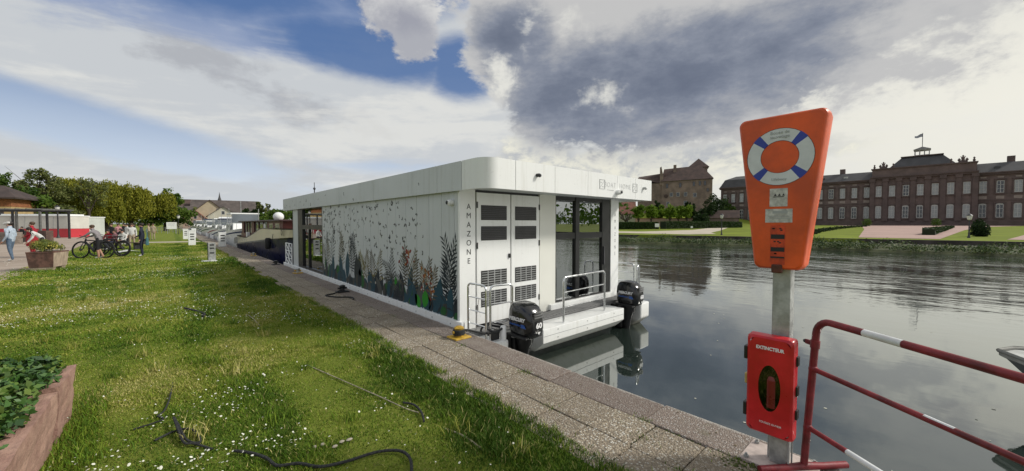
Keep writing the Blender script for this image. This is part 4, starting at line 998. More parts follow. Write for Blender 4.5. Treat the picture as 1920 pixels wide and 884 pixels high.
rope([(324, 718), (318, 752), (308, 775), (296, 785), (305, 792), (250, 808)], .0065, M_rope, 'thin dark rope end trailing through the grass above the rope loop', zs=[-.02, 0, 0, 0, 0, -.01])
rope([(440, 852), (470, 856), (500, 866), (520, 880), (560, 876), (600, 882), (650, 872), (700, 856), (735, 851), (758, 855), (770, 870), (772, 895)], .010, M_rope, 'long black rope snaking along the bottom edge of the lawn')
rope([(756, 760), (776, 764), (790, 778), (795, 796)], .009, M_rope, 'short black rope end at the end of the pale cord')
rope([(575, 684), (610, 702), (660, 725), (710, 747), (760, 770), (785, 778)], .005, M_cord, 'pale thin cord lying straight across the grass', 'cord', zs=[-.02, -.005, 0, 0, 0, 0])
rope([(835, 806), (870, 822), (905, 846)], .006, M_cord, 'short pale cord near the paved path edge', 'cord', zs=[-.012, -.004, -.01])
rope([(346, 581), (366, 586), (383, 592), (381, 597)], .018, M_rope, 'short piece of dark pipe lying in the middle of the lawn', 'pipe')
rope([(462, 590), (475, 600), (487, 612)], .006, M_cord, 'tiny end of pale cord in the lawn left of the path', 'cord', zs=[-.01, 0, -.01])
for i, (x, y) in enumerate([(605, 838), (641, 833), (655, 829), (590, 843), (628, 842)]):
    p_ = gnd(x, y); o = MB().ball((0, 0, .006), (.014+.006*(i % 3), .013, .010), 7).build('pebble', mat('pale_pebble', (.42, .38, .3), .9)); o.location = p_+Vector((0, 0, .012)); tag(o, ['second pebble from the left above the long black rope', 'second pebble from the right above the long black rope', 'rightmost pale pebble above the long black rope', 'leftmost pale pebble above the long black rope', 'middle one of five pale pebbles above the long black rope'][i], 'pebble', 'pebbles on the bare patch')
def cleat(x, y, label, m1, m2):
    c = thing('mooring_ring', label, 'mooring point', (x, y, 0))
    MB().bb(-.13, .13, -.12, .12, 0, .025).build('base_plate', m1, c, bevel=.008)
    MB().lathe([(.055, .02), (.05, .10), (.065, .12), (.07, .145), (.04, .165), (0, .168)], (0, 0, 0), 14).build('bollard', m2, c)
    MB().tube([(-.1, 0, .09), (.1, 0, .09)], .022, 8).build('crossbar', m1, c); return c
M_yel = mat('mooring_yellow', (.58, .36, .04), .55, 0, .2, 9)
c1 = cleat(2.97, 4.42, 'yellow mooring bollard with black rope beside the near float', M_yel, M_yel)
tp = []
for i in range(40):
    w = i*.62; tp.append((2.97+.075*math.cos(w), 4.42+.075*math.sin(w), .05+.0016*i))
tp += [(3.08, 4.36, .10), (3.30, 4.27, .03), (3.50, 4.25, .0)]
tag(MB().tube(smooth(tp, 3), .014, 8).build('mooring_line', M_rope), 'black mooring line wound round the yellow bollard and led to the near float', 'rope')
tp = [(3.45, 4.30, -.04), (3.38, 4.45, .0), (3.52, 4.52, .06), (3.68, 4.40, .03), (3.62, 4.22, .08), (3.45, 4.18, .04), (3.40, 4.33, .07), (3.58, 4.48, .1), (3.72, 4.36, .06), (3.82, 4.5, 0)]
tag(MB().tube(smooth(tp, 6), .016, 8).build('mooring_line', M_rope), 'tangle of black rope heaped on the near float deck', 'rope')
cleat(2.95, 9.25, 'black mooring bollard with rope at the middle of the houseboat side', M_black, M_black)
tag(MB().tube(smooth([(2.95, 9.25, .08), (2.75, 9.1, .02), (2.5, 8.95, .018), (2.62, 8.6, .018), (2.85, 8.35, .018), (2.8, 8.1, .018)], 5), .014, 8).build('mooring_line', M_rope), 'black rope lying on the slabs by the black bollard', 'rope')
cleat(3.0, 13.7, 'yellow mooring bollard by the far side window of the houseboat', M_yel, M_galv)
cleat(3.0, 17.2, 'dark mooring bollard in front of the navy barge', M_black, M_black)
cleat(3.0, 22.6, 'worn yellow mooring bollard further along the navy barge', M_yel, M_galv)
# a few fallen leaves and crumbs of soil on the slabs
V = []; F = []
for i in range(150):
    yy = .7+9*rng.random()**1.4; xx = rng.uniform(2.1, 3.15); s_ = rng.uniform(.004, .011); a0 = rng.uniform(0, 6); b0 = len(V)
    for j in range(4): V.append((xx+s_*(1.6 if j % 2 else .7)*math.cos(a0+j*1.57), yy+s_*(1.6 if j % 2 else .7)*math.sin(a0+j*1.57), .006+rng.uniform(0, .004)))
    F.append(tuple(range(b0, b0+4)))
tag(MB().add(V, F).build('leaf_litter', mat('leaf_litter', (.13, .10, .05), .9, 0, .3, 50, coords='pos')), kind='stuff')
# ================================================================== far bank: garden, palace, castle
def at(px, depth, z=0.):
    t = (px-960)/710*depth; return Vector((math.sin(YAW)*depth+math.cos(YAW)*t, math.cos(YAW)*depth-math.sin(YAW)*t, z))
def gz(x, y):
    bx = bankx(max(-499, min(899, y))); d = x-bx
    pts = [(-1e9, 0), (6.35, .2), (30, .34), (80, .62), (150, 1.0), (400, 1.2), (3400, 2.)]
    for (a0, z0), (a1, z1) in zip(pts, pts[1:]):
        if a0 <= d <= a1: return z0+(z1-z0)*(d-a0)/(a1-a0)
    return 2.
def sheet(name, outline, m, lift=.02, step=6.):      # outline: list of (x, yleft, yright)
    mb = MB(); V = []; k = 0
    xs = []
    for (x0, l0, r0), (x1, l1, r1) in zip(outline, outline[1:]):
        n = max(1, int((x1-x0)/step))
        for i in range(n): t = i/n; xs.append((x0+(x1-x0)*t, l0+(l1-l0)*t, r0+(r1-r0)*t))
    xs.append(outline[-1])
    for x, l, r in xs: V += [(x, l, gz(x, l)+lift), (x, (l+r)/2, gz(x, (l+r)/2)+lift), (x, r, gz(x, r)+lift)]
    F = []
    for i in range(len(xs)-1):
        for j in (0, 1): F.append((i*3+j, i*3+j+1, (i+1)*3+j+1, (i+1)*3+j)[::-1])
    o = mb.add(V, F).build(name, m); tag(o, kind='structure'); return o
sheet('pink_forecourt', [(51, 5.0, -.4), (100, 9, -3.5), (150, 14, -8), (196, 28, -20)], M_pink)
sheet('side_path', [(53, -4.2, -6.0), (120, -14, -20), (192, -24, -34)], M_pink, .024)
sheet('sand_path', [(49, 60, 21), (53, 48, 19), (58, 32, 21.5), (75, 31, 26), (100, 37.5, 33.5), (140, 48, 44)], M_sand, .024)
# bank plants
M_bank, g, b = new_mat('bank_leaf'); t = g.attr('tint'); g.L.new(g.ramp(t, [(0., (.020, .045, .010)), (.5, (.055, .10, .016)), (1., (.15, .165, .03))]).o, b.inputs['Base Color']); b.inputs['Roughness'].default_value = .7
pts = []
for i in range(560):
    y = rng.uniform(-14, 46) if i < 480 else rng.uniform(46, 130); x = bankx(y)+abs(rng.normal(0, 1.))*2.2+.1
    if x > bankx(y)+4.6: continue
    h = rng.uniform(.12, .34)+.35*max(0, vnoise([y], [2], .35, 31)[0]-.45); pts.append(leafcloud(46, (x, y, -.42+.08*(x-bankx(y))+h*.5), (.55, .6, h), .085, rng.uniform(.15, .7), .2, .35))
leafobj('bank_plants', pts, M_bank, None, 'stuff')
# old garden wall with a pale ledge at its foot
gwall = thing('garden_wall', 'long low dark stone wall holding up the garden on the far bank', 'wall', (46, 10, 0))
M_dstone = mat('dark_wall_stone', (.060, .050, .045), .9, 0, .3, 1.2, .4, 10, coords='pos'); yy = list(range(-70, 130, 8))
for y0, y1 in zip(yy, yy[1:]):
    x0, x1 = bankx(y0)+6.2, bankx(y1)+6.2
    o = MB().add([(x0, y0+.02, -.25), (x1, y1-.02, -.25), (x1, y1-.02, .22), (x0, y0+.02, .22), (x0+.4, y0+.02, -.25), (x1+.4, y1-.02, -.25), (x1+.4, y1-.02, .22), (x0+.4, y0+.02, .22)], [(0, 3, 2, 1), (3, 7, 6, 2), (4, 5, 6, 7), (0, 4, 7, 3), (1, 2, 6, 5)]).build('wall_section', M_dstone, gwall); o.location = (-46, -10, 0)
    x0 -= .05; x1 -= .05
    o = MB().add([(x0-.35, y0, -.15), (x1-.35, y1, -.15), (x1+.04, y1, -.15), (x0+.04, y0, -.15), (x0-.35, y0, -.3), (x1-.35, y1, -.3)], [(0, 3, 2, 1), (0, 1, 5, 4)]).build('ledge', mat('pale_ledge', (.38, .35, .30), .9, 0, .2, 1.), gwall); o.location = (-46, -10, 0)
# thin railing posts along the wall are lamp posts; lamps
def lamp_post(x, y, h, label, r=.05):
    z = gz(x, y) if x > 40 else 0.; l = thing('street_lamp', label, 'lamp post', (x, y, z))
    MB().lathe([(r*2.2, 0), (r*2.2, .12), (r*1.5, .2), (r*1.1, .5), (r*.8, h-.6), (r*.7, h-.5)], (0, 0, 0), 10).build('pole', M_dark, l)
    MB().lathe([(.06, h-.5), (.13, h-.45), (.2, h-.1), (.2, h-.08)], (0, 0, 0), 8).build('lantern', mat('lantern_glass', (.62, .62, .58), .3), l)
    MB().lathe([(.22, h-.08), (.14, h+.02), (.03, h+.1), (0, h+.12)], (0, 0, 0), 8).build('lamp_hood', M_dark, l); return l
p_ = at(1353, 46); lamp_post(p_.x, p_.y, 2.5, 'old lamp post in the garden left of the orange cabinet')
p_ = at(1817, 36); lamp_post(p_.x, p_.y, 2.2, 'old lamp post in the palace garden near the round topiary bush')
# ------------------------------------------------------------------ palace
M_rsand = mat('red_sandstone', (.165, .120, .110), .9, 0, .14, .35, .2, 3, coords='pos'); M_rsand2 = mat('red_sandstone_trim', (.125, .090, .084), .85, 0, .12, .5, coords='pos'); M_rpale = mat('pale_sandstone_panel', (.33, .27, .24), .85, 0, .1, .6)
M_slate = mat('slate_roof', (.070, .068, .072), .7, 0, .15, .5, .3, 6, coords='pos'); M_sframe = flat('window_white', (.50, .50, .48), .5); M_skypane = mat('sky_tinted_glass', (.34, .35, .35), .12, 0, .12, .4, spec=.8); M_dpane = mat('dark_pane', (.03, .033, .04), .08, 0, .2, .5, spec=.9)  # most palace panes carry the bright sky's reflection in their base colour
PXX = 200.; Z0 = 1.0; BAY = 3.53; CY = 3.5
pal = thing('palace', 'long dark red sandstone palace with rows of white windows and a central lantern', 'palace', (PXX, CY, Z0))
def pb(name, x0, x1, y0, y1, z0, z1, m, bev=0.): return MB().bb(x0, x1, y0, y1, z0, z1).build(name, m, pal, bevel=bev)
HW = 3.5*BAY+.2
# masses: centre (proud of the wings), wings, end pavilions
pb('centre_wall', -2.2, 20, -HW, HW, 0, 17.2, M_rsand); pb('wing_wall', 0, 20, HW, 50, 0, 16.6, M_rsand); pb('wing_wall', 0, 20, -50, -HW, 0, 16.6, M_rsand)
pb('pavilion_wall', -2.5, 20, 50, 65.5, 0, 16.9, M_rsand); pb('pavilion_wall', -2.5, 20, -65.5, -50, 0, 16.9, M_rsand)
for x0, y0, y1, z in ((-2.9, -HW-.4, HW+.4, 17.2), (-.6, HW+.4, 49.8, 16.6), (-.6, -49.8, -HW-.4, 16.6), (-3.1, 49.8, 66, 16.9), (-3.1, -66, -49.8, 16.9)):
    pb('cornice', x0, 18, y0, y1, z, z+.55, M_rsand2); pb('cornice', x0-.35, 17, y0-.1, y1+.1, z+.55, z+.9, M_rsand2)
    pb('plinth', x0+.35, 5, y0+.3, y1-.3, 0, 1.6, M_rsand2); pb('string_course', x0+.42, 3, y0+.3, y1-.3, 8.15, 8.5, M_rsand2) if abs(y0) > HW+.3 and z != 17.2 else None
pb('attic', -2.0, 18, -HW, HW, 18.1, 20.9, M_rsand); pb('attic_cornice', -2.4, 18.2, -HW-.3, HW+.3, 20.9, 21.3, M_rsand2)
def mansard(name, x0, x1, y0, y1, z0, z1, ins, m=M_slate, yi=None):
    yi = ins if yi is None else yi
    MB().add([(x0, y0, z0), (x1, y0, z0), (x1, y1, z0), (x0, y1, z0), (x0+ins, y0+yi, z1), (x1-ins, y0+yi, z1), (x1-ins, y1-yi, z1), (x0+ins, y1-yi, z1)], [(0, 4, 7, 3), (1, 2, 6, 5), (0, 1, 5, 4), (3, 7, 6, 2), (4, 5, 6, 7)]).build(name, m, pal)
for s_ in (1, -1):
    a0, a1 = sorted((s_*(HW+.2), s_*49.8)); mansard('wing_roof', -.6, 19, a0, a1, 17.5, 20.9, 5., yi=.1)
    a0, a1 = sorted((s_*49.6, s_*66)); MB().add([(-3, a0, 17.8), (18, a0, 17.8), (18, a1, 17.8), (-3, a1, 17.8), (-1.2, a0+1.8, 21.5), (16, a0+1.8, 21.5), (16, a1-1.8, 21.5), (-1.2, a1-1.8, 21.5), (4, a0+5, 23.4), (11, a0+5, 23.4), (11, a1-5, 23.4), (4, a1-5, 23.4)], [(0, 4, 7, 3), (0, 1, 5, 4), (3, 7, 6, 2), (4, 8, 11, 7), (4, 5, 9, 8), (7, 11, 10, 6), (8, 9, 10, 11), (1, 2, 6, 5), (5, 6, 10, 9)]).build('pavilion_roof', M_slate, pal)
mansard('centre_roof', 0, 16, -8.2, 8.2, 21.3, 25.2, 3.2)
pb('roof_balustrade', 2.6, 13.4, -5.3, 5.3, 25.2, 25.5, M_rsand2)
lt = MB().bb(5.5, 9.5, -1.9, 1.9, 25.2, 26.0)
for x in (5.6, 9.4):
    for y in (-1.8, -.6, .6, 1.8): lt.bb(x-.12, x+.12, y-.12, y+.12, 26.0, 27.7)
lt.bb(5.3, 9.7, -2.1, 2.1, 27.7, 28.0); lt.build('lantern', mat('pale_lantern', (.38, .38, .36), .7), pal)
MB().add([(5.2, -2.2, 28), (9.8, -2.2, 28), (9.8, 2.2, 28), (5.2, 2.2, 28), (7.5, 0, 29.2)], [(0, 4, 3), (0, 1, 4), (1, 2, 4), (2, 3, 4)]).build('lantern_roof', M_slate, pal)
MB().tube([(7.5, 0, 29), (7.5, 0, 34.2)], .09, 6).build('flag_pole', M_dark, pal)
fv = []
for i in range(7): fv += [(7.5, .05+i*.33, 33.9+.18*math.sin(i*1.1)-.10*i), (7.5+.1*math.sin(i), .05+i*.33, 32.7+.15*math.sin(i*1.1+.4)-.02*i)]
MB().add(fv, [(2*i, 2*i+1, 2*i+3, 2*i+2) for i in range(6)]).build('flag', mat('pale_flag', (.35, .36, .42), .8), pal)
# statues groups on the attic ends, chimneys
def statue(y, z, s_):
    m = MB().bb(-1.6, -.2, y-1.2*s_, y+1.2*s_, z, z+.7*s_).lathe([(.55*s_, z+.7*s_), (.42*s_, z+1.4*s_), (.6*s_, z+1.9*s_), (.2*s_, z+2.3*s_), (.3*s_, z+2.7*s_), (0, z+3.0*s_)], (-.9, y, 0), 8)
    for q_ in (-1, 1): m.lathe([(.4*s_, z+.7*s_), (.45*s_, z+1.2*s_), (.18*s_, z+1.6*s_), (0, z+1.9*s_)], (-.9, y+q_*1.0*s_, 0), 7).tube([(-.9, y, z+1.9*s_), (-.9, y+q_*.7*s_, z+2.4*s_)], .12*s_, 5)
    m.build('trophy_sculpture', M_rsand2, pal)
for y in (9.6, -9.6): statue(y, 21.3, .85)
for y in (12, 7, -7, -12): MB().lathe([(.25, 21.3), (.35, 21.9), (.15, 22.3), (.3, 22.6), (0, 23)], (-1.2, y, 0), 8).build('urn', M_rsand2, pal)
for y in (38, 22, -20, -37): pb('chimney', 5, 6.6, y-.8, y+.8, 19.5, 22.9, M_rsand2)
for y in (34.5, 27.5, 20.5, -17, -24, -31): MB().bb(1.2, 3.0, y-.6, y+.6, 18.4, 19.4).build('dormer', M_sframe if y in (20.5,) else M_slate, pal)
# windows: shared meshes
def winmesh(w, h, arched=False):
    fr = MB(); t = .17
    fr.bb(-.02, .1, -w/2, -w/2+t, 0, h).bb(-.02, .1, w/2-t, w/2, 0, h).bb(-.02, .1, -w/2+t, w/2-t, 0, t).bb(-.02, .1, -w/2+t, w/2-t, h-t, h).bb(-.01, .09, -.06, .06, t, h-t)
    for k in (1, 2): fr.bb(-.005, .08, -w/2+t, w/2-t, h*k/3-.05, h*k/3+.05)
    if arched: fr.ext([(-.03, -w/2, h), (-.03, w/2, h), (-.03, w*.38, h+.22), (-.03, 0, h+.35), (-.03, -w*.38, h+.22)], (.1, 0, 0))
    return fr.mesh('window', M_sframe)
wm_lo = winmesh(1.6, 4.3, True); wm_up = winmesh(1.6, 3.9)
pan = {}
for key, m_ in (('c', M_skypane), ('d', M_dpane)):
    for kk, h in (('lo', 4.3), ('up', 3.9)): pan[key+kk] = MB().bb(.06, .08, -.64, .64, .17, h-.17).mesh('pane', m_)
sur = {}
for kk, h in (('lo', 4.3), ('up', 3.9)):
    s2_ = MB(); s2_.bb(-.30, .0, -1.14, -.81, -.3, h+.3).bb(-.30, 0, .81, 1.14, -.3, h+.3).bb(-.34, 0, -1.25, 1.25, h+.35, h+.72).bb(-.36, 0, -1.2, 1.2, -.42, -.1); sur[kk] = s2_.mesh('surround', M_rsand2)
mezz = MB().bb(-.06, .05, -.82, .82, 0, .95).mesh('apron_panel', M_rpale); frz = MB().bb(-.06, .05, -.62, .62, 0, .5).mesh('frieze_panel', M_rpale)
pil = MB().bb(-.55, .1, -.62, .62, 1.6, 16.2).bb(-.7, .1, -.78, .78, 1.6, 2.3).bb(-.75, .1, -.82, .82, 16.2, 17.2).mesh('pilaster', M_rsand2)
def recess(y, x, z, h, lo, dark):
    wdw = inst('window', wm_lo if lo else wm_up, pal, (x-.12, y, z)); inst('pane', pan[('d' if dark else 'c')+('lo' if lo else 'up')], wdw)
    inst('surround', sur['lo' if lo else 'up'], pal, (x, y, z))
for i in range(-18, 19):
    y = i*BAY
    if abs(y) > 65: continue
    x = -2.2 if abs(i) <= 3 else (-2.5 if abs(y) > 50 else 0.)
    dk = (i*7+3) % 5 in (0, 3)
    recess(y, x, 2.65, 4.3, True, dk); recess(y, x, 10.7, 3.9, False, (i % 6) == 1)
    if abs(i) > 3: inst('apron_panel', mezz, pal, (x, y, 8.75)); inst('frieze_panel', frz, pal, (x, y, 15.55))
for i in range(-4, 4): inst('pilaster', pil, pal, (-2.2, (i+.5)*BAY, 0))
# steps and dark shrubs before the palace
pb('steps', -6, -2.2, -9, 9, 0, .5, M_rsand2)
# ------------------------------------------------------------------ trees
M_bark = mat('bark', (.055, .042, .032), .95, 0, .25, 6, .6, 30)
def leafm(name, c0, c1, c2):
    m, g, b = new_mat(name); t = g.attr('tint'); g.L.new(g.ramp(t, [(0., c0), (.5, c1), (1., c2)]).o, b.inputs['Base Color']); b.inputs['Roughness'].default_value = .65; b.inputs['Specular IOR Level'].default_value = .2
    tr_ = g.N.new('ShaderNodeBsdfTranslucent'); g.L.new(g.ramp(t, [(0., c0), (.5, c1), (1., c2)]).o, tr_.inputs[0]); mx = g.N.new('ShaderNodeMixShader'); mx.inputs[0].default_value = .3
    g.L.new(b.outputs[0], mx.inputs[1]); g.L.new(tr_.outputs[0], mx.inputs[2]); g.L.new(mx.outputs[0], g.N['Material Output'].inputs[0]); return m
M_lime = leafm('lime_leaf', (.055, .11, .010), (.12, .205, .016), (.20, .29, .03)); M_dkleaf = leafm('dark_leaf', (.010, .024, .008), (.022, .045, .012), (.045, .075, .018)); M_mid = leafm('mid_leaf', (.03, .065, .010), (.075, .135, .017), (.14, .20, .03))
M_willow = leafm('willow_leaf', (.08, .10, .012), (.19, .20, .02), (.30, .29, .035)); M_spring = leafm('spring_leaf', (.07, .095, .028), (.14, .165, .05), (.22, .23, .08)); M_hedge = leafm('hedge_leaf', (.012, .03, .006), (.028, .06, .010), (.05, .09, .015))
def tree(name, label, pos, h, lobes, n, size, m, trunk=.18, group=None, bare=0, t0=.5, limb=True, asp=.6):
    tr_ = thing(name, label, 'tree', pos, 0, group); cz_ = sum(l[0][2] for l in lobes)/len(lobes)
    tb = MB().tube([(0, 0, -.3), (.03, .02, h*.2), (-.02, .04, h*.45), (0, 0, h*.7)], [trunk*1.3, trunk, trunk*.7, trunk*.3], 8)
    if limb:
        for (c, r) in lobes[:14]:
            a0 = max(.18*h, c[2]*.45); tb.tube([(0, 0, a0), (c[0]*.45, c[1]*.45, (a0+c[2])/2+.1*h*.3), c], [trunk*.5, trunk*.32, trunk*.08], 5)
    for i in range(bare):
        l = lobes[i % len(lobes)]; c = Vector(l[0]); e = c+Vector(rng.normal(0, 1, 3))*l[1][0]*.75; e.z = max(e.z, c.z); tb.tube([c*.6+Vector((0, 0, c.z*.3)), (c+e)/2, e], [trunk*.16, trunk*.09, trunk*.03], 4)
    tb.build('trunk', M_bark, tr_)
    vol = sum(l[1][0]*l[1][1]*l[1][2] for l in lobes); pts = []
    for c, r in lobes:
        k = max(6, int(7*(r[0]*r[1]*r[2]/max(vol, 1e-6))*len(lobes)))
        for j in range(k):      # sub-clumps so the outline breaks up
            d = rng.normal(0, 1, 3); d /= np.linalg.norm(d); cc = np.array(c)+d*np.array(r)*rng.uniform(.35, .95)
            pts.append(leafcloud(max(8, int(n*(r[0]*r[1]*r[2]/vol)/k)), cc, np.array(r)*rng.uniform(.28, .5), size, t0+rng.normal(0, .16), .3, asp))
    leafobj('crown', pts, m, tr_); return tr_
def lobes_round(w, h, z, k, seed=0):
    r = random.Random(seed); out = []
    for i in range(k):
        a = r.uniform(0, 6.28); q_ = r.uniform(.1, .72); zz_ = r.uniform(-.8, .9); s_ = math.sqrt(max(.1, 1-zz_*zz_*.8)); out.append(((math.cos(a)*q_*w*s_, math.sin(a)*q_*w*s_, z+zz_*h*.62), (w*.5, w*.5, h*.42)))
    return out
# pollarded limes before the castle
lp = [(1197, 118, 2.5), (1221, 119, 2.5), (1239, 127, 2.1), (1256, 121, 2.5), (1272, 124, 2.2), (1288, 122, 2.1)]
names = ['leftmost, beside the pale house with red roof', 'second from the pale house', 'smallest, in the middle of the row', 'broad one below the castle tower wall', 'fifth from the pale house', 'rightmost, next to the dark tall bush']
for i, (px, dp, w) in enumerate(lp):
    p_ = at(px, dp); z = gz(p_.x, p_.y); tree('lime_tree', 'clipped bright green lime, '+names[i], (p_.x, p_.y, z), 6, [((0, 0, 4.9), (w*.8, w*.8, 1.9)), ((-.7, 0, 4.2), (w*.55, w*.55, 1.2)), ((.7, .3, 4.3), (w*.55, w*.55, 1.2)), ((0, -.5, 5.8), (w*.5, w*.5, 1.2)), ((-1.2, .5, 3.6), (w*.4, w*.4, .9)), ((1.2, -.3, 3.6), (w*.4, w*.4, .9))], 2600, .24, M_lime, .28, 'clipped lime trees in a row', t0=.55)
def pollard(px, dp, label):
    p_ = at(px, dp); z = gz(p_.x, p_.y); t_ = thing('pollard_tree', label, 'tree', (p_.x, p_.y, z)); m = MB().tube([(0, 0, -.2), (0, 0, 1.6), (.05, 0, 2.2)], [.36, .28, .34], 8)
    for i in range(9):
        a = i*.7; e = (math.cos(a)*1.5*(1+.2*(i % 3)), math.sin(a)*1.2, 2.7+.35*(i % 4)); m.tube([(0, 0, 1.9), (e[0]*.6, e[1]*.6, 2.3), e], [.2, .13, .12], 6).ball(e, .24, 6)
        for j in range(4): m.tube([e, (e[0]+math.cos(a+j)*.35, e[1]+.2*math.sin(j*2), e[2]+.5)], [.06, .02], 4)
    m.build('trunk', M_bark, t_)
pollard(1173, 104, 'bare pollarded tree with knobbly branches before the pale house wall')
# dark trees and bushes below the castle
dk = [(1293, 128, 1.7, 8.6, 'tall narrow dark bush to the right of the clipped limes'), (1315, 140, 3.6, 7.2, 'dark bushy tree below the right corner of the castle'), (1345, 158, 5.5, 15.5, 'large dark tree between the castle and the palace'), (1362, 176, 4.5, 12.5, 'dark tree close against the left end of the palace'), (1330, 150, 3.4, 10, 'mid-height dark tree left of the large dark tree'), (1232, 140, 2.4, 9.5, 'dark green tree rising behind the clipped limes'), (1310, 120, 3.2, 4.2, 'low dark shrub mass right behind the long hedge')]
for i, (px, dp, w, h, lb) in enumerate(dk):
    p_ = at(px, dp); tree('dark_tree', lb, (p_.x, p_.y, gz(p_.x, p_.y)), h, lobes_round(w, h*.5, h*.55, 9, i), 2600, .30, M_dkleaf if i != 3 else M_mid, .3, 'dark trees below the castle', t0=.45)
# hedges
def hedge(label, a0, a1, h, w, n, m=M_hedge, size=.12, z=None):
    c = (a0+a1)/2; L = (a1-a0).length; rz = math.atan2(a1.y-a0.y, a1.x-a0.x); hd = thing('hedge', label, 'hedge', (c.x, c.y, gz(c.x, c.y)), rz)
    P_ = np.c_[rng.uniform(-L/2, L/2, n), rng.uniform(-w/2, w/2, n), rng.uniform(.0, h, n)]; k = rng.random(n); P_[k < .45, 1] = -w/2+rng.normal(0, .04, (k < .45).sum()); P_[k > .6, 2] = h+rng.normal(0, .04, (k > .6).sum())
    leafobj('foliage', [leafquads(P_, rng.normal(0, 1, (n, 3)), size*(.6+.8*rng.random(n)), np.clip(.45+rng.normal(0, .2, n), 0, 1), .6)], m, hd)
    MB().bb(-L/2, L/2, -w/2+.05, w/2-.05, -.5, h-.05).build('hedge_core', mat('hedge_core', (.015, .025, .008), .95), hd)
def gat(px, dp): p_ = at(px, dp); return Vector((p_.x, p_.y, 0))
hedge('long clipped green hedge across the garden below the limes, left of the notice', gat(1120, 80), gat(1231, 84), 1.5, 1.6, 5200)
hedge('long clipped green hedge below the castle, right of the notice', gat(1243, 84.5), gat(1386, 100), 1.55, 1.6, 7000)
for i in range(17):
    t = i/16; p_ = gat(1520+102*t, 44+62*t); q_ = thing('box_bush', 'tiny clipped box bush in the dotted row left of the pink forecourt', 'bush', (p_.x, p_.y, gz(p_.x, p_.y)), 0, 'dotted row of box bushes')
    leafobj('foliage', [leafcloud(160, (0, 0, .28), (.45, .45, .34), .10, .3, .4, .6)], M_dkleaf, q_)
hedge('low dark hedge along the right side of the pink forecourt', gat(1741, 43), gat(1783, 92), .55, 1.1, 2600, M_dkleaf, .10)
tp_ = gat(1838, 39); tb_ = thing('topiary_bush', 'round dark clipped bush on the lawn in front of the palace', 'bush', (tp_.x, tp_.y, gz(tp_.x, tp_.y)))
leafobj('foliage', [leafcloud(1500, (0, 0, .72), (.72, .72, .72), .075, .35, .3, .6), leafcloud(900, (0, 0, .3), (.7, .7, .35), .07, .3, .3, .6)], M_dkleaf, tb_)
tp_ = gat(1835, 50); tb_ = thing('topiary_bush', 'taller dark clipped bush just behind the round topiary bush', 'bush', (tp_.x, tp_.y, gz(tp_.x, tp_.y)))
leafobj('foliage', [leafcloud(1300, (0, 0, .9), (.65, .65, 1.0), .08, .3, .3, .6)], M_dkleaf, tb_)
for i, (px, lb) in enumerate([(1625, 'left'), (1755, 'right')]):
    tp_ = gat(px, 118); tb_ = thing('shrub', 'small dark shrub at the %s end of the palace steps' % lb, 'bush', (tp_.x, tp_.y, gz(tp_.x, tp_.y))); leafobj('foliage', [leafcloud(500, (0, 0, 1.1), (1.2, 1.2, 1.3), .16, .4, .3, .6)], M_mid, tb_)
# small white garden notices
for px, dp, lb in ((1232, 80, 'white notice panel standing in the gap of the long hedge'), (1297, 82, 'little white marker in front of the right part of the hedge')):
    p_ = gat(px, dp); n_ = thing('notice_panel', lb, 'sign', (p_.x, p_.y, gz(p_.x, p_.y)), -YAW); s_ = 1. if px == 1232 else .5
    MB().bb(-.45*s_, .45*s_, -.03, .03, .5*s_, 1.25*s_).build('panel', M_white, n_); MB().bb(-.4*s_, -.34*s_, -.02, .02, 0, .5*s_).build('leg', M_dark, n_); MB().bb(.34*s_, .4*s_, -.02, .02, 0, .5*s_).build('leg', M_dark, n_)
# ------------------------------------------------------------------ houses
def gable(par, x0, x1, y0, y1, z0, z1, zr, wm, rm, over=.3, axis='x', wname='wall', rname='roof'):
    MB().bb(x0, x1, y0, y1, z0, z1).build(wname, wm, par)
    m = MB()
    if axis == 'x':
        ym = (y0+y1)/2; g_ = [(x0, y0, z1), (x0, y1, z1), (x0, ym, zr-.15)]; MB().add(g_, [(0, 2, 1)]).build('gable', wm, par); MB().add([(x1, y, z) for _, y, z in g_], [(0, 1, 2)]).build('gable', wm, par)
        sec = [(y0-over, z1-over*.6), (ym, zr), (y1+over, z1-over*.6), (y1+over, z1-over*.6-.18), (ym, zr-.2), (y0-over, z1-over*.6-.18)]
        MB().ext([(x0-over, y, z) for y, z in sec], (x1-x0+2*over, 0, 0)).build(rname, rm, par)
    else:
        xm = (x0+x1)/2; g_ = [(x0, y0, z1), (x1, y0, z1), (xm, y0, zr-.15)]; MB().add(g_, [(0, 1, 2)]).build('gable', wm, par); MB().add([(x, y1, z) for x, _, z in g_], [(0, 2, 1)]).build('gable', wm, par)
        sec = [(x0-over, z1-over*.6), (xm, zr), (x1+over, z1-over*.6), (x1+over, z1-over*.6-.18), (xm, zr-.2), (x0-over, z1-over*.6-.18)]
        MB().ext([(x, y0-over, z) for x, z in sec], (0, y1-y0+2*over, 0)).build(rname, rm, par)
def facewins(par, spots, y, w, h, fm=M_sframe, pm=M_dpane):
    for x, z in spots:
        f = MB().bb(x-w/2, x-w/2+.1, y-.05, y+.02, z, z+h).bb(x+w/2-.1, x+w/2, y-.05, y+.02, z, z+h).bb(x-w/2+.1, x+w/2-.1, y-.05, y+.02, z, z+.1).bb(x-w/2+.1, x+w/2-.1, y-.05, y+.02, z+h-.1, z+h).build('window', fm, par); MB().bb(x-w/2+.1, x+w/2-.1, y-.02, y+.015, z+.1, z+h-.1).build('pane', pm, f)
M_rtile = mat('red_roof_tile', (.24, .105, .075), .85, 0, .18, .8, .4, 8); M_cream = mat('cream_render', (.55, .52, .42), .85, 0, .06, .5); M_btile = mat('brown_roof_tile', (.085, .055, .047), .85, 0, .2, .5, .4, 6); M_cstone = mat('castle_stone', (.25, .185, .15), .9, 0, .18, .35, .4, 4, coords='pos')
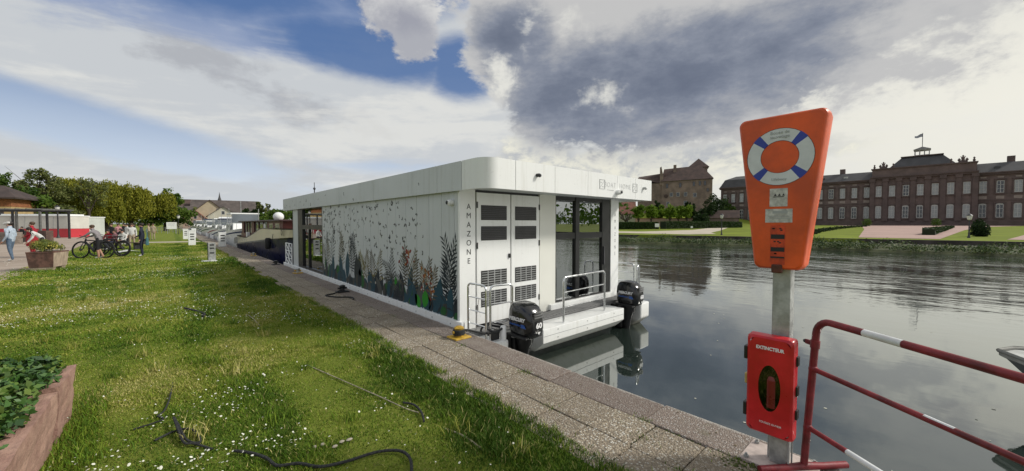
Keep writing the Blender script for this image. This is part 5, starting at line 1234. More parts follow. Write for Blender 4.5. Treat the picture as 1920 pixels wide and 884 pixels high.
p_ = at(1150, 128); wh = thing('house', 'pale house with a red tiled roof half hidden by the far post of the houseboat', 'house', (p_.x, p_.y, gz(p_.x, p_.y)), -R_(57))
gable(wh, -8, 6.8, -4, 4, 0, 4.4, 9., M_cream, M_rtile); facewins(wh, [(-3, 1.2), (.6, 1.2), (4.2, 1.2)], -4, 1.1, 1.8)
# castle
p_ = at(1262, 193); ca = thing('castle', 'medieval stone castle with steep brown roofs on the hill behind the limes', 'castle', (p_.x, p_.y, 0), -R_(65))
MB().bb(-5.5, 17, -6, 8, 0, 22.9).build('main_wall', M_cstone, ca); MB().bb(-10.4, -5.5, -5, 8, 0, 22.0).build('side_wall', M_cstone, ca)
MB().add([(-5.9, -6.5, 22.6), (17.5, -6.5, 23.2), (17.5, 8.5, 23.2), (-5.9, 8.5, 22.6), (-4.6, 1, 29.6), (12.5, 1, 30.6)], [(0, 1, 5, 4), (1, 2, 5), (2, 3, 4, 5), (3, 0, 4)]).build('main_roof', M_btile, ca)
MB().add([(-17, -5.4, 24.4), (-5.2, -5.4, 21.6), (-5.2, 8.4, 21.6), (-17, 8.4, 24.4), (-17, 1, 26.2), (-5.2, 1, 27.6)], [(0, 1, 5, 4), (1, 2, 5), (2, 3, 4, 5), (3, 0, 4)]).build('side_roof', M_btile, ca)
MB().bb(-17, -10.4, -4.5, 8, 0, 24.2).build('side_wall', M_cstone, ca)
MB().ext([(-6.4, -5.8, 21), (-4.9, -5.8, 21), (-4.9, -5.8, 26), (-5.7, -5.8, 30.2), (-6.4, -5.8, 29.6)], (0, 6, 0)).build('stepped_gable', M_cstone, ca)
MB().bb(7, 15.4, 3, 11, 20, 30.2).build('tower_wall', M_cstone, ca); MB().add([(6.4, 2.4, 30), (16.2, 2.4, 30), (16.2, 11.6, 30), (6.4, 11.6, 30), (11.6, 7, 35)], [(0, 1, 4), (1, 2, 4), (2, 3, 4), (3, 0, 4)]).build('tower_roof', M_btile, ca)
MB().bb(-.2, 1.2, -1.6, -.2, 26, 31.2).build('chimney', M_cstone, ca)
facewins(ca, [(3, 19.4), (9, 19.8), (11.6, 20.0), (13.8, 20.0), (-3, 19.2)], -6, 1.1, 2.2, M_btile); facewins(ca, [(5.4, 15.), (2., 15), (-1., 15), (5.4, 10.8), (9.5, 14.5), (-2.5, 10.5)], -6, 1.5, 2., M_sframe)
facewins(ca, [(15., 17.)], -6, 1., 1.6, M_btile)
MB().lathe([(1.0, -6.1), (1.0, -5.98)], (-3.4, 0, 15.3), 14, axis='y').add([(-3.4+1.0*math.cos(i*.449), -6.1, 15.3+1.0*math.sin(i*.449)) for i in range(14)], [tuple(range(14))]).build('round_window', M_btile, ca)
# hill under the castle
hl = MB(); V = []
for i in range(9):
    r = i/8
    for j in range(24):
        w = 6.283*j/24; V.append((p_.x+10+math.cos(w)*60*r, p_.y+5+math.sin(w)*60*r, 9*(math.cos(r*math.pi)*.5+.5)+.3))
hl.add(V, [(i*24+j, i*24+(j+1) % 24, (i+1)*24+(j+1) % 24, (i+1)*24+j)[::-1] for i in range(8) for j in range(24)], 0, True).build('castle_hill', M_far)['kind'] = 'structure'
# low buildings between limes and palace
p_ = at(1346, 150); lb_ = thing('outbuilding', 'low reddish outbuilding between the dark trees and the palace', 'outbuilding', (p_.x, p_.y, gz(p_.x, p_.y)), -R_(70)); gable(lb_, -6, 7, -3, 3, 0, 3.2, 6, M_rsand, M_btile)
p_ = at(1235, 126); lb_ = thing('orangery_wall', 'long low pinkish wall behind the trunks of the clipped limes', 'wall', (p_.x, p_.y, gz(p_.x, p_.y)), -R_(63)); MB().bb(-10, 12, 0, .5, 0, 2.6).build('wall', mat('pink_render', (.38, .27, .22), .9, 0, .1, .4), lb_); MB().bb(-10.2, 12.2, -.1, .6, 2.6, 2.8).build('coping', M_rtile, lb_)
# distant tree belt closing the far bank along the canal (reads as one mass)
pts = []
for i in range(230):
    y = rng.uniform(60, 560); x = 42+rng.uniform(0, 60)*(1 if y < 300 else 2)+.04*y; h = rng.uniform(6, 11); pts.append(leafcloud(46, (x, y, h*.5), (4.5, 4.5, h*.55), .75, rng.uniform(.2, .7), .3, .7))
for i in range(110):
    y = rng.uniform(330, 640); x = rng.uniform(-40, 60); h = rng.uniform(7, 13); pts.append(leafcloud(46, (x, y, h*.5), (6, 5, h*.55), .9, rng.uniform(.2, .6), .3, .7))
for i in range(200):
    a = rng.uniform(-75, -14); d = rng.uniform(130, 260); h = rng.uniform(6, 11); pts.append(leafcloud(40, (d*math.sin(R_(a)), d*math.cos(R_(a)), h*.5), (6, 6, h*.55), .8, rng.uniform(.2, .6), .3, .7))
for i in range(190):
    y = rng.uniform(-420, -70); x = rng.uniform(110, 420); h = rng.uniform(7, 14); pts.append(leafcloud(40, (x, y, h*.5+1), (8, 8, h*.55), 1., rng.uniform(.2, .6), .3, .7))
for i in range(220):
    y = rng.uniform(75, 420); x = 225+rng.uniform(0, 160); h = rng.uniform(8, 14); pts.append(leafcloud(40, (x, y, h*.5+1), (8, 8, h*.55), 1., rng.uniform(.2, .6), .3, .7))
leafobj('distant_woods', pts, M_mid, None, 'stuff')
# ================================================================== left background: boats, people, plaza, trees
# navy barge
M_navy = mat('navy_hull', (.010, .013, .055), .3, 0, .15, .8, coords='pos'); M_creamp = mat('cream_paint', (.62, .56, .38), .45, 0, .06, .6, coords='pos'); M_maroon = mat('maroon_paint', (.13, .028, .024), .45, 0, .15, 2)
bg_ = thing('barge', 'navy and cream barge with maroon wheelhouse moored behind the houseboat', 'barge', (5.75, 38.2, 0), math.pi)
def gun(t): return .62+.70*min(1, max(0, (t-.35)/.3))**1.2
def crb(t): return -.05+1.1*t**.9
L_ = 20.6
m, rows = hull(L_, 4.2, [(lambda t: gun(t)+.06, 1.0, 2), (gun, 1.0, 1), (lambda t: crb(t), 1.02, 2), (lambda t: crb(t)-.09, 1.03, 0), (lambda t: -1.0, .9, 0)], bow=.22, rake=.04)
m.build('hull', [M_navy, M_creamp, M_black], bg_)
dk_ = [(r[1][0]*.97, r[1][1], r[1][2]-.3) for r in rows]; MB().add(dk_+[(-x, y, z) for x, y, z in dk_], [(i, i+1, len(dk_)+i+1, len(dk_)+i) for i in range(len(dk_)-1)]).build('deck', mat('barge_deck', (.25, .25, .24), .7), bg_)
for i in range(8): MB().bb(2.06, 2.14, 1.6+i*.95, 1.68+i*.95, .05+.05*i, .60).build('stanchion', M_galv, bg_)
wb_ = 1.8
MB().bb(-wb_-.05, wb_+.05, 3.2, 17.4, .3, .95).build('cabin_base', M_maroon, bg_)
for y0, y1 in ((3.2, 4.2), (7.8, 8.8), (13.4, 17.4)): MB().bb(-wb_, wb_, y0, y1, .95, 1.72).build('wheelhouse_wall', M_maroon, bg_)
for y0, y1 in ((4.2, 7.8), (8.8, 13.4)):
    wo = MB().bb(-wb_+.07, wb_-.07, y0, y1, .95, 1.7).build('wheelhouse_window', M_win, bg_)
    for k in (1, 2): y = y0+(y1-y0)*k/3; MB().bb(wb_-.07, wb_-.03, y-.05, y+.05, .95, 1.7).build('window_post', M_maroon, wo)
for y in (14.6, 16.2): f = MB().bb(wb_+.002, wb_+.02, y-.5, y+.5, 1.1, 1.62).build('window', M_creamp, bg_); MB().bb(wb_+.021, wb_+.028, y-.42, y+.42, 1.17, 1.56).build('pane', M_win, f)
MB().bb(-wb_-.2, wb_+.2, 2.9, 17.8, 1.72, 1.80).build('wheelhouse_roof', mat('dark_roof_paint', (.05, .02, .02), .5), bg_, bevel=.02)
MB().ball((.9, 11.5, 2.03), (.30, .30, .28), 14).lathe([(.2, 1.8), (.2, 1.9)], (.9, 11.5, 0), 10).build('satellite_dome', M_white, bg_)
MB().bb(wb_+.01, wb_+.05, 12.6, 13.2, 1.15, 1.6).build('white_locker', M_white, bg_); MB().bb(1.88, 2.03, 7.2, 7.7, .5, 1.05).build('white_locker', M_white, bg_)
MB().lathe([(.09, .0), (.13, .05), (.13, .5), (.09, .55)], (2.22, 16.2, .35), 10).build('fender', M_rubber, bg_)
MB().tube([(2.14, 17.0, 1.1), (2.25, 17.2, .5), (2.5, 17.1, -.02)], .015, 6).build('hanging_rope', M_rope, bg_)
rp_ = MB(); arc(rp_, .07, .15, 0, 6.2832, 0, (0, 0)); o_ = rp_.build('porthole', M_black, bg_); o_.location = (1.98, 18.0, 1.20); o_.rotation_euler = (0, 0, math.pi)
MB().tube([(0, 17, 1.8), (0, 17, 2.5)], .03, 6).build('mast', M_galv, bg_); MB().tube([(.9, 4.4, 1.8), (.9, 4.4, 2.7)], .025, 6).build('mast', M_galv, bg_)
# white cruisers beyond
def cruiser(y, x, L, B, hgt, label, top='hard', accent=None, rz=math.pi):
    c = thing('cruiser', label, 'motor boat', (x, y+L, WL), rz, 'white cruisers moored along the quay')
    m, rows = hull(L, B, [(lambda t: .95+.55*t*t, 1.0, 0), (lambda t: .80+.5*t*t, 1.01, 1), (lambda t: .70+.5*t*t, 1., 0), (lambda t: -.3, .75, 0)], bow=.45, rake=.08)
    m.build('hull', [M_white2, accent or flat('stripe_blue', (.03, .05, .16)), ], c)
    d_ = [(r[0][0]*.98, r[0][1], r[0][2]-.03) for r in rows]; MB().add(d_+[(-q_, b_, z_) for q_, b_, z_ in d_], [(i, i+1, len(d_)+i+1, len(d_)+i) for i in range(len(d_)-1)]).build('deck', M_white2, c)
    a0, a1, w = L*.22, L*.66, B*.36
    MB().add([(-w, a0, .9), (w, a0, .9), (w*.9, a1+.9, 1.1), (-w*.9, a1+.9, 1.1), (-w*.92, a0+.1, .95+hgt*.55), (w*.92, a0+.1, .95+hgt*.55), (w*.8, a1, 1.0+hgt*.5), (-w*.8, a1, 1.0+hgt*.5)], [(0, 1, 5, 4), (1, 2, 6, 5), (2, 3, 7, 6), (3, 0, 4, 7), (4, 5, 6, 7)]).build('cabin', M_white2, c)
    for s_ in (1, -1):
        for k in range(3):
            y0 = a0+.35+k*(a1-a0-.4)/3; y1 = y0+(a1-a0)/3-.35; MB().add([(s_*(w*.985+.012), y0, 1.12), (s_*(w*.97+.012), y1, 1.14), (s_*(w*.94+.012), y1, .9+hgt*.5), (s_*(w*.95+.012), y0, .88+hgt*.5)], [(0, 1, 2, 3)]).build('window', M_win, c)
    if top != 'none':
        z = .95+hgt
        MB().bb(-w*.9, w*.9, a0-.2, a0+(a1-a0)*.8, z-.05, z+.04).build('canopy', M_white if top == 'hard' else mat('canopy_navy', (.03, .04, .09), .9), c, bevel=.02)
        for s_ in (1, -1):
            for yy_ in (a0, a0+(a1-a0)*.38, a0+(a1-a0)*.76): MB().tube([(s_*w*.85, yy_, .95+hgt*.5), (s_*w*.85, yy_, z)], .03, 5).build('canopy_post', M_white, c)
        MB().bb(-w*.8, w*.8, a0+(a1-a0)*.77, a0+(a1-a0)*.79, .95+hgt*.55, z-.06).build('windscreen', M_win, c)
    rl = MB()
    for s_ in (1, -1):
        pth = [(s_*r[0][0]*.93, r[0][1], r[0][2]+.5) for r in rows[8:]]; rl.tube(pth, .018, 5)
        for r in rows[8::3]: rl.tube([(s_*r[0][0]*.93, r[0][1], r[0][2]), (s_*r[0][0]*.93, r[0][1], r[0][2]+.5)], .014, 5)
    rl.build('bow_rail', M_steel, c)
    MB().tube([(0, a0+.5, .95+hgt*.6), (0, a0+.4, 2.0+hgt)], .022, 5).build('mast', M_galv, c)
    for yy_ in (L*.3, L*.55): MB().lathe([(.08, .3), (.12, .36), (.12, .75), (.08, .8)], (B/2+.08, yy_, 0), 8).build('fender', M_whiteink, c)
    c.scale = (1, 1, 1.22)
    return c
cruiser(39.6, 5.2, 9.5, 3.5, 1.65, 'white cruiser with large flat wheelhouse roof just behind the navy barge')
cruiser(48.5, 5.0, 9., 3.2, 1.3, 'white cruiser second behind the barge with dark navy canopy', 'navy')
cruiser(59, 5.1, 8.5, 3.1, 1.4, 'third white cruiser behind the barge with white canopy', 'hard', flat('stripe_red', (.30, .03, .04)))
cruiser(69, 4.9, 9.5, 3.2, 1.2, 'fourth white cruiser behind the barge with green stripe', 'hard', flat('stripe_green', (.03, .12, .06)))
cruiser(80, 5.0, 8.5, 3.1, 1.5, 'fifth white cruiser behind the barge with dark canopy', 'navy')
cruiser(91, 4.9, 9., 3.1, 1.2, 'small sixth white cruiser in the moored row', 'none')
cruiser(103, 5.0, 10., 3.3, 1.4, 'seventh white cruiser far along the quay', 'hard')
cruiser(118, 5.0, 10., 3.3, 1.5, 'farthest white cruiser of the row along the quay', 'navy')
# shore power pedestals and slim post
def pedestal(x, y, label, h=1.05):
    c = thing('power_pedestal', label, 'power pedestal', (x, y, 0), 0, 'white shore power pedestals along the path'); MB().bb(-.21, .21, -.16, .16, 0, h).build('housing', M_white, c, bevel=.02)
    MB().bb(-.225, .225, -.175, .175, h-.03, h+.02).build('lid', M_white2, c, bevel=.01)
    for k in range(3): MB().bb(-.09, .13, -.178, -.158, h*.38+k*.19, h*.38+k*.19+.07).build('socket', M_dark, c)
    return c
pedestal(1.1, 37.1, 'nearest white shore power pedestal with three dark sockets beside the path', 1.1); pedestal(1.05, 52, 'second white power pedestal, left behind the nearest one'); pedestal(1.9, 58, 'white power pedestal at the quay by the third cruiser'); pedestal(2.6, 33.2, 'grey-white power pedestal on the path edge at the stern of the navy barge', 1.0)
sp_ = thing('slim_post', 'slim grey steel service post on a round foot between lawn and path', 'post', (1.22, 20.8, 0)); MB().bb(-.09, .17, -.10, .12, .03, .78).build('post', M_galv, sp_, bevel=.01); MB().bb(-.10, -.088, -.11, .13, .02, .79).build('edge_strip', M_dark, sp_); MB().lathe([(.28, 0), (.28, .02), (.05, .03)], (-.05, -.1, 0), 14).build('foot', M_white, sp_)
for z in (.32, .52, .66): MB().bb(-.03, .12, -.106, -.098, z, z+.06).build('socket', M_dark, sp_)
# ------------------------------------------------------------------ plaza: containers, pergola, brick house, lamp, sign
M_cw = mat('container_white', (.62, .61, .56), .5, 0, .06, .8, coords='pos'); M_cr = mat('container_red', (.52, .04, .055), .5, 0, .06, .8, coords='pos'); M_cg = mat('container_grey', (.52, .55, .52), .5, 0, .05, .8, coords='pos')
def container(name, label, cen, L, Wd, H, rz, red=0.):
    c = thing(name, label, 'container', cen, rz)
    if red: MB().bb(-L/2, L/2, -Wd/2, Wd/2, .0, red).build('lower_wall', M_cr, c, bevel=.02)
    MB().bb(-L/2+.01, L/2-.01, -Wd/2+.01, Wd/2-.01, red+.002, H).build('upper_wall', M_cw if red else M_cg, c, bevel=.04)
    MB().bb(-L/2-.05, L/2+.05, -Wd/2-.05, Wd/2+.05, H, H+.12).build('roof_edge', M_white2, c, bevel=.02)
    n = int(L/1.2)
    for i in range(1, n): MB().bb(-L/2+L*i/n-.02, -L/2+L*i/n+.02, -Wd/2-.012, -Wd/2+.012, red+.05, H-.05).build('wall_seam', M_greyink, c)
    return c
p_ = at(84, 44.5); rzc = -YAW+R_(8)
cont = container('container', 'long white container cabin with red lower half behind the pergola', (p_.x, p_.y, 0), 7.0, 2.6, 2.45, rzc, 1.02)
MB().bb(-3.4, 3.3, -.9, .9, 2.57, 2.72).build('awning_box', M_white2, cont)
p_ = at(157, 47.5); container('container', 'plain pale grey container standing right of the red and white one', (p_.x, p_.y, 0), 2.6, 2.6, 2.35, rzc)
# pergola
pg_ = thing('pergola', 'flat dark steel pergola frame in front of the container at the left edge', 'pergola', (*at(40, 38.5).xy, 0), rzc); PH = 2.85
for x in (-4.6, -2.2, .9, 2.9):
    for y in (-1.3, 1.5): MB().bb(x-.07, x+.07, y-.07, y+.07, 0, PH).build('post', M_dark if y > 0 else mat('pergola_grey', (.13, .13, .125), .6), pg_)
for y in (-1.3, 1.5): MB().bb(-5.2, 3.1, y-.06, y+.06, PH, PH+.16).build('beam', M_dark, pg_)
for i in range(10): MB().bb(-5.0+i*.88, -4.9+i*.88, -1.7, 1.9, PH+.16, PH+.26).build('rafter', mat('pergola_grey', (.13, .13, .125), .6), pg_)
# low brown planting box walls
for px, dp, w, h, lb in ((62, 33.5, 2.6, 1.0, 'brown timber planter wall behind the person in red'), (8, 29.5, 1.9, .95, 'greyish low timber wall behind the man in the white cap')):
    p_ = at(px, dp); c = thing('planter_wall', lb, 'low wall', (p_.x, p_.y, 0), -YAW+R_(6))
    for k in range(6): MB().bb(-w/2, w/2, -.3, .3, k*h/6+.006, (k+1)*h/6-.006).build('board', mat('brown_board' if px > 20 else 'grey_board_wall', (.115, .075, .06) if px > 20 else (.22, .18, .15), .8, 0, .15, 4), c)
# brick house on the far left
p_ = at(-22, 52); bh = thing('brick_house', 'yellow house with orange brick band and dark roof at the left edge', 'house', (p_.x, p_.y, 0), -YAW+R_(30)); M_yel2 = mat('yellow_render', (.46, .33, .16), .85, 0, .1, 1.5); M_obr = mat('orange_brick', (.30, .115, .05), .85, 0, .2, 6, .4, 20)
MB().bb(-6, 3.4, -3, 3, 0, 3.9).build('wall', M_yel2, bh); MB().bb(-6.02, 3.42, -3.02, 3.02, 3.9, 5.0).build('brick_band', M_obr, bh)
MB().add([(-6.6, -3.7, 4.95), (4.1, -3.7, 4.95), (4.1, 3.7, 4.95), (-6.6, 3.7, 4.95), (-6.6, -3.7, 5.15), (4.1, -3.7, 5.15), (4.1, 3.7, 5.15), (-6.6, 3.7, 5.15), (-4, 0, 6.9), (1.6, 0, 6.9)], [(0, 1, 5, 4), (1, 2, 6, 5), (2, 3, 7, 6), (3, 0, 4, 7), (4, 5, 9, 8), (5, 6, 9), (6, 7, 8, 9), (7, 4, 8), (3, 2, 1, 0)]).build('roof', mat('dark_brown_roof', (.06, .042, .038), .85, 0, .2, 1.), bh)
facewins(bh, [(2.3, 1.5), (.6, 1.5), (-1.2, 1.5)], -3, .9, 1.7, M_btile)
lamp_post(*at(109, 42.5).xy, 3.55, 'tall dark street lamp with pale lantern in front of the white container', .07)
p_ = at(322, 61); sb_ = thing('info_sign', 'white sign board on two posts at the far end of the lawn', 'sign', (p_.x, p_.y, 0), -YAW+R_(35))
MB().bb(-.62, .62, -.03, .03, .75, 1.85).build('panel', M_white, sb_)
for x in (-.5, .5): MB().bb(x-.04, x+.04, .03, .09, 0, 1.8).build('leg', M_galv, sb_)
MB().bb(-.45, .4, -.034, -.03, 1.55, 1.62).bb(-.45, .3, -.034, -.03, 1.4, 1.43).bb(-.45, .35, -.034, -.03, 1.28, 1.31).build('print_lines', M_greyink, sb_)
p_ = at(335, 58); lamp_post(p_.x, p_.y, 2.9, 'slim lamp with round white globe beside the white sign board', .03)
# low metal railing at the end of the lawn
fr_ = thing('railing_fence', 'low grey metal railing across the far end of the lawn', 'fence', (*at(310, 66).xy, 0), -YAW+R_(8))
for i in range(13): MB().bb(-3.6+i*.6-.025, -3.6+i*.6+.025, -.025, .025, 0, 1.0).build('fence_post', M_galv, fr_)
for z in (.35, .68, 1.0): MB().bb(-3.62, 3.62, -.02, .02, z-.02, z+.02).build('fence_rail', M_galv, fr_)
# ------------------------------------------------------------------ trees on the left
def lb_of(spec): return [((x, y, z), (a, b, c)) for x, y, z, a, b, c in spec]
p_ = at(78, 62); tree('tall_tree', 'tall airy spring tree with open branches at far left', (p_.x, p_.y, 0), 12, lb_of([(0, 0, 8.3, 2.2, 2, 2.2), (-2, 0, 6.5, 2, 2, 2), (2, .5, 6.6, 2.2, 2, 2), (-3.2, 0, 4.6, 1.8, 2, 1.8), (3.3, 0, 4.6, 1.8, 2, 1.8), (0, 0, 5.2, 2.4, 2, 2.2), (-.4, 0, 9.7, 1.3, 1.2, 1.2), (1.0, 0, 9.0, 1.4, 1.2, 1.3), (-4.4, .5, 3.4, 1.5, 1.8, 1.6), (-1.6, 0, 8.3, 1.4, 1.2, 1.4)]), 6500, .19, M_spring, .30, bare=18)
p_ = at(168, 66); tree('tall_tree', 'thin half bare spring tree rising behind the willows', (p_.x, p_.y, 0), 11, lb_of([(0, 0, 7.8, 2, 2, 1.6), (-1.7, 0, 7.6, 1.4, 1.2, 1.3), (1.8, 0, 7.4, 1.5, 1.4, 1.4), (0, 0, 6, 2.4, 2, 1.8), (.6, 0, 9, 1.1, 1, .8), (-1.1, 0, 8.9, 1., 1, .8)]), 1300, .16, M_spring, .22, bare=24)
p_ = at(-14, 60); tree('tall_tree', 'dark tree behind the yellow house, mostly out of the frame', (p_.x, p_.y, 0), 10, lobes_round(3.0, 4.5, 7.2, 8, 3), 2400, .18, M_mid, .25, bare=8)
p_ = at(28, 58); tree('bushy_tree', 'bushy green tree right behind the pergola', (p_.x, p_.y, 0), 7, lobes_round(3.4, 3.6, 4.0, 9, 5), 3200, .2, M_mid, .22)
p_ = at(60, 56); tree('bushy_tree', 'lower green tree mass above the white container', (p_.x, p_.y, 0), 6, lobes_round(3.2, 3.0, 3.6, 9, 15), 2600, .2, M_mid, .22)
def willow(px, dp, label, W_, H_, n=480):
    p_ = at(px, dp); t_ = thing('willow_tree', label, 'tree', (p_.x, p_.y, 0), 0, 'weeping willows')
    tb = MB().tube([(0, 0, -.3), (.1, 0, H_*.3), (0, 0, H_*.6)], [.42, .34, .2], 8)
    for i in range(7): a = i*.9; tb.tube([(0, 0, H_*.35), (math.cos(a)*W_*.3, math.sin(a)*W_*.3, H_*.75), (math.cos(a)*W_*.6, math.sin(a)*W_*.6, H_*.82)], [.18, .12, .05], 5)
    tb.build('trunk', M_bark, t_)
    pts = []
    lob = [(rng.normal(0, .42)*W_, rng.normal(0, .42)*W_, rng.uniform(.62, .86)*H_) for _ in range(16)]
    for i in range(n):
        l = lob[i % len(lob)]; d = rng.normal(0, 1, 3); d /= np.linalg.norm(d); d[2] = abs(d[2]); r = np.array([W_*.34, W_*.34, H_*.15]); s0 = np.array(l)+d*r*rng.uniform(.8, 1.05)
        s0[2] = min(s0[2], H_); ln = min(s0[2]-.9, rng.uniform(.15, .5)*H_); k = max(4, int(ln*5)); q_ = np.linspace(0, 1, k)[:, None]; out = np.array([d[0], d[1], 0])*(.5*q_**.5)
        P_ = s0+out-np.array([0, 0, 1])*ln*q_+rng.normal(0, .16, (k, 3)); tt = np.full(k, np.clip(rng.normal(.52, .2), 0, 1)); N_ = rng.normal(0, 1, (k, 3)); N_[:, 2] *= .2
        N_ /= np.linalg.norm(N_, axis=1)[:, None]; A = np.tile([0, 0, 1.], (k, 1))+rng.normal(0, .18, (k, 3)); B_ = np.cross(N_, A); s_ = .20
        V = np.stack([P_-A*s_, P_-B_*s_*.45, P_+A*s_, P_+B_*s_*.45], 1); ii = np.arange(k)[:, None]*4; pts.append((V.reshape(-1, 3), ii+np.array([[0, 1, 2, 3]]), np.repeat(tt, 4)))
    for l in lob:
        pts.append(leafcloud(420, (l[0], l[1], l[2]*.9), (W_*.38, W_*.38, H_*.17), .2, .62, .3, .4)); pts.append(leafcloud(150, (l[0]*1.1, l[1]*1.1, l[2]*.55), (W_*.36, W_*.36, H_*.2), .2, .45, 0., .3))
    leafobj('crown', pts, M_willow, t_); return t_
willow(158, 70, 'left weeping willow, broad and yellow-green, behind the grey container', 4.6, 8.2, 1500)
willow(200, 74, 'middle weeping willow, the tallest of the yellow-green row', 5.2, 9.9, 1900)
willow(245, 78, 'right weeping willow at the end of the yellow-green row', 4.4, 9.0, 1500)
willow(125, 68, 'low left weeping willow behind the white container', 3.4, 6.6, 900)
p_ = at(311, 84); tree('broad_tree', 'dense dark green rounded tree standing alone right of the willows', (p_.x, p_.y, 0), 10, lb_of([(0, 0, 5.2, 3.6, 3, 3), (-2.2, 0, 3.6, 2.8, 2.5, 2.4), (2.4, 0, 3.6, 2.9, 2.5, 2.4), (0, 0, 7.4, 2.3, 2, 2.0), (.3, 0, 9.0, 1.2, 1.1, 1.1), (-1.4, 0, 6.4, 1.9, 2, 1.8), (1.8, 0, 6.2, 1.9, 2, 1.8), (-3.3, 0, 2.6, 1.8, 2, 1.7), (3.6, 0, 2.6, 1.8, 2, 1.7), (0, -1, 2.8, 3, 2, 2)]), 9000, .22, M_mid, .35, t0=.5)
for i, (px, dp, w, h, lb, m_) in enumerate([(489, 112, 1.9, 7.2, 'thin round-headed tree standing left of the pair above the barge', M_spring), (504, 112, 3.0, 7.3, 'pale round-headed tree standing right of the pair above the barge', M_spring), (473, 105, 3.2, 5.6, 'dark bushy tree above the wheelhouse of the barge', M_dkleaf), (528, 96, 5.4, 5.0, 'green bank of trees between barge roof and houseboat', M_mid), (500, 100, 4.2, 4.2, 'low green trees just above the barge roof', M_mid), (560, 92, 4.6, 4.8, 'green trees behind the far corner of the houseboat', M_mid), (458, 118, 2.0, 5.2, 'small dark conifer right of the town houses', M_dkleaf), (424, 130, 3., 3.2, 'dark bush in front of the town houses', M_dkleaf), (372, 150, 3.2, 8.6, 'pale tree sticking up behind the town roofs', M_spring)]):
    p_ = at(px, dp); tree('far_tree', lb, (p_.x, p_.y, 0), h, lobes_round(w*.75, h*.5, h*.62, 8, i+30), 1700, .26, m_, .2, bare=10 if i < 2 else 0)
# ------------------------------------------------------------------ town houses
def town(px, dp, w, dpt, hw, hr, rz, label, wm, rm, axis='y', wins=()):
    p_ = at(px, dp); h_ = thing('town_house', label, 'house', (p_.x, p_.y, 0), -YAW+R_(36)+rz, 'town houses beyond the moored boats'); gable(h_, -w/2, w/2, -dpt/2, dpt/2, 0, hw, hr, wm, rm, .4, axis); facewins(h_, wins, -dpt/2, .9, 1.2); return h_
M_grroof = mat('grey_brown_roof', (.10, .082, .075), .85, 0, .2, .5); M_beige = mat('beige_render', (.47, .40, .28), .85, 0, .06, .6); M_rosy = mat('pinkish_render', (.42, .29, .23), .85, 0, .08, .6)
town(396, 140, 10, 12, 5.4, 10.2, 0, 'beige gabled house with one dark window in the middle of the town', M_beige, M_btile, 'y', [(2.6, 5.9), (-1.5, 2.2), (1.5, 2.2)])
town(420, 128, 8, 10, 4.2, 7.4, 0, 'cream house with lower gable right of the beige one', M_cream, M_grroof, 'y', [(0, 4.6), (-2, 1.6), (2, 1.6)])
town(369, 132, 6.4, 9, 3.0, 6.2, 0, 'small pinkish gabled house left of the beige house', M_rosy, M_rtile, 'y', [(0, 3.2), (-1.5, 1), (1.5, 1)])
h_ = town(425, 160, 22, 10, 7.2, 11.4, 0, 'long brown-roofed building behind the gabled houses', M_beige, M_grroof, 'x', [(-6, 4), (-2, 4), (2, 4), (6, 4)])
town(378, 158, 20, 10, 6.4, 11.6, 0, 'wide reddish brown roof at the back left of the town', M_beige, M_btile, 'x', [(-6, 4), (-2, 4), (2, 4)])
town(355, 150, 9, 9, 5, 8.6, 0, 'grey-roofed house at the left end of the town', M_beige, M_grroof, 'x', [(-2, 2.6), (1, 2.6)])
town(439, 135, 9, 9, 3.4, 6.8, 0, 'brown hipped house just left of the conifer', M_cream, M_grroof, 'x', [(-2, 1.6), (1, 1.6)])
town(446, 74, 5., 6, 2.1, 2.9, 0, 'low white flat-roofed harbour building behind the barge', M_cream, M_white2, 'x', [(-1.4, .9), (1.4, .9)])
p_ = at(413, 190); ch_ = thing('church_spire', 'slim dark church spire rising above the long brown roof', 'church', (p_.x, p_.y, 0)); MB().bb(-1.1, 1.1, -1.1, 1.1, 0, 11).build('tower', M_grroof, ch_); MB().lathe([(1.5, 11), (.9, 13), (.35, 15), (.02, 17.5)], (0, 0, 0), 8, smooth=False).build('spire', M_slate, ch_)
# ------------------------------------------------------------------ people
M_skin = mat('skin', (.42, .23, .16), .6, 0, .06, 20); M_hairb = mat('hair_dark', (.018, .012, .010), .6); M_hairl = mat('hair_brown', (.07, .04, .022), .6)
def cloth(n, c): return mat('cloth_'+n, c, .85, 0, .12, 14, .3, 60)
C_ = {k: cloth(k, v) for k, v in dict(pale_blue=(.42, .50, .60), jeans=(.10, .15, .22), red=(.36, .015, .03), white=(.62, .62, .60), black=(.014, .014, .017), navy=(.018, .022, .045), grey=(.24, .22, .23), teal=(.06, .17, .19), pink=(.45, .22, .24), beige=(.42, .34, .25), cap_white=(.66, .65, .62), shoe_white=(.60, .60, .58), shoe_dark=(.03, .028, .028), olive=(.12, .12, .05)).items()}
BASE = dict(pel=(0, 0, .94), spi=(0, .005, 1.14), che=(0, .0, 1.33), nek=(0, .0, 1.47), hd0=(0, -.015, 1.56), hd1=(0, .0, 1.645), nose=(0, -.105, 1.57),
            shL=(-.17, .0, 1.40), elL=(-.22, .03, 1.13), wrL=(-.23, -.05, .90), shR=(.17, 0, 1.40), elR=(.22, .03, 1.13), wrR=(.23, -.05, .90),
            hiL=(-.09, 0, .88), knL=(-.10, -.02, .49), anL=(-.10, .03, .09), toL=(-.11, -.13, .035), hiR=(.09, 0, .88), knR=(.10, -.02, .49), anR=(.10, .03, .09), toR=(.11, -.13, .035))
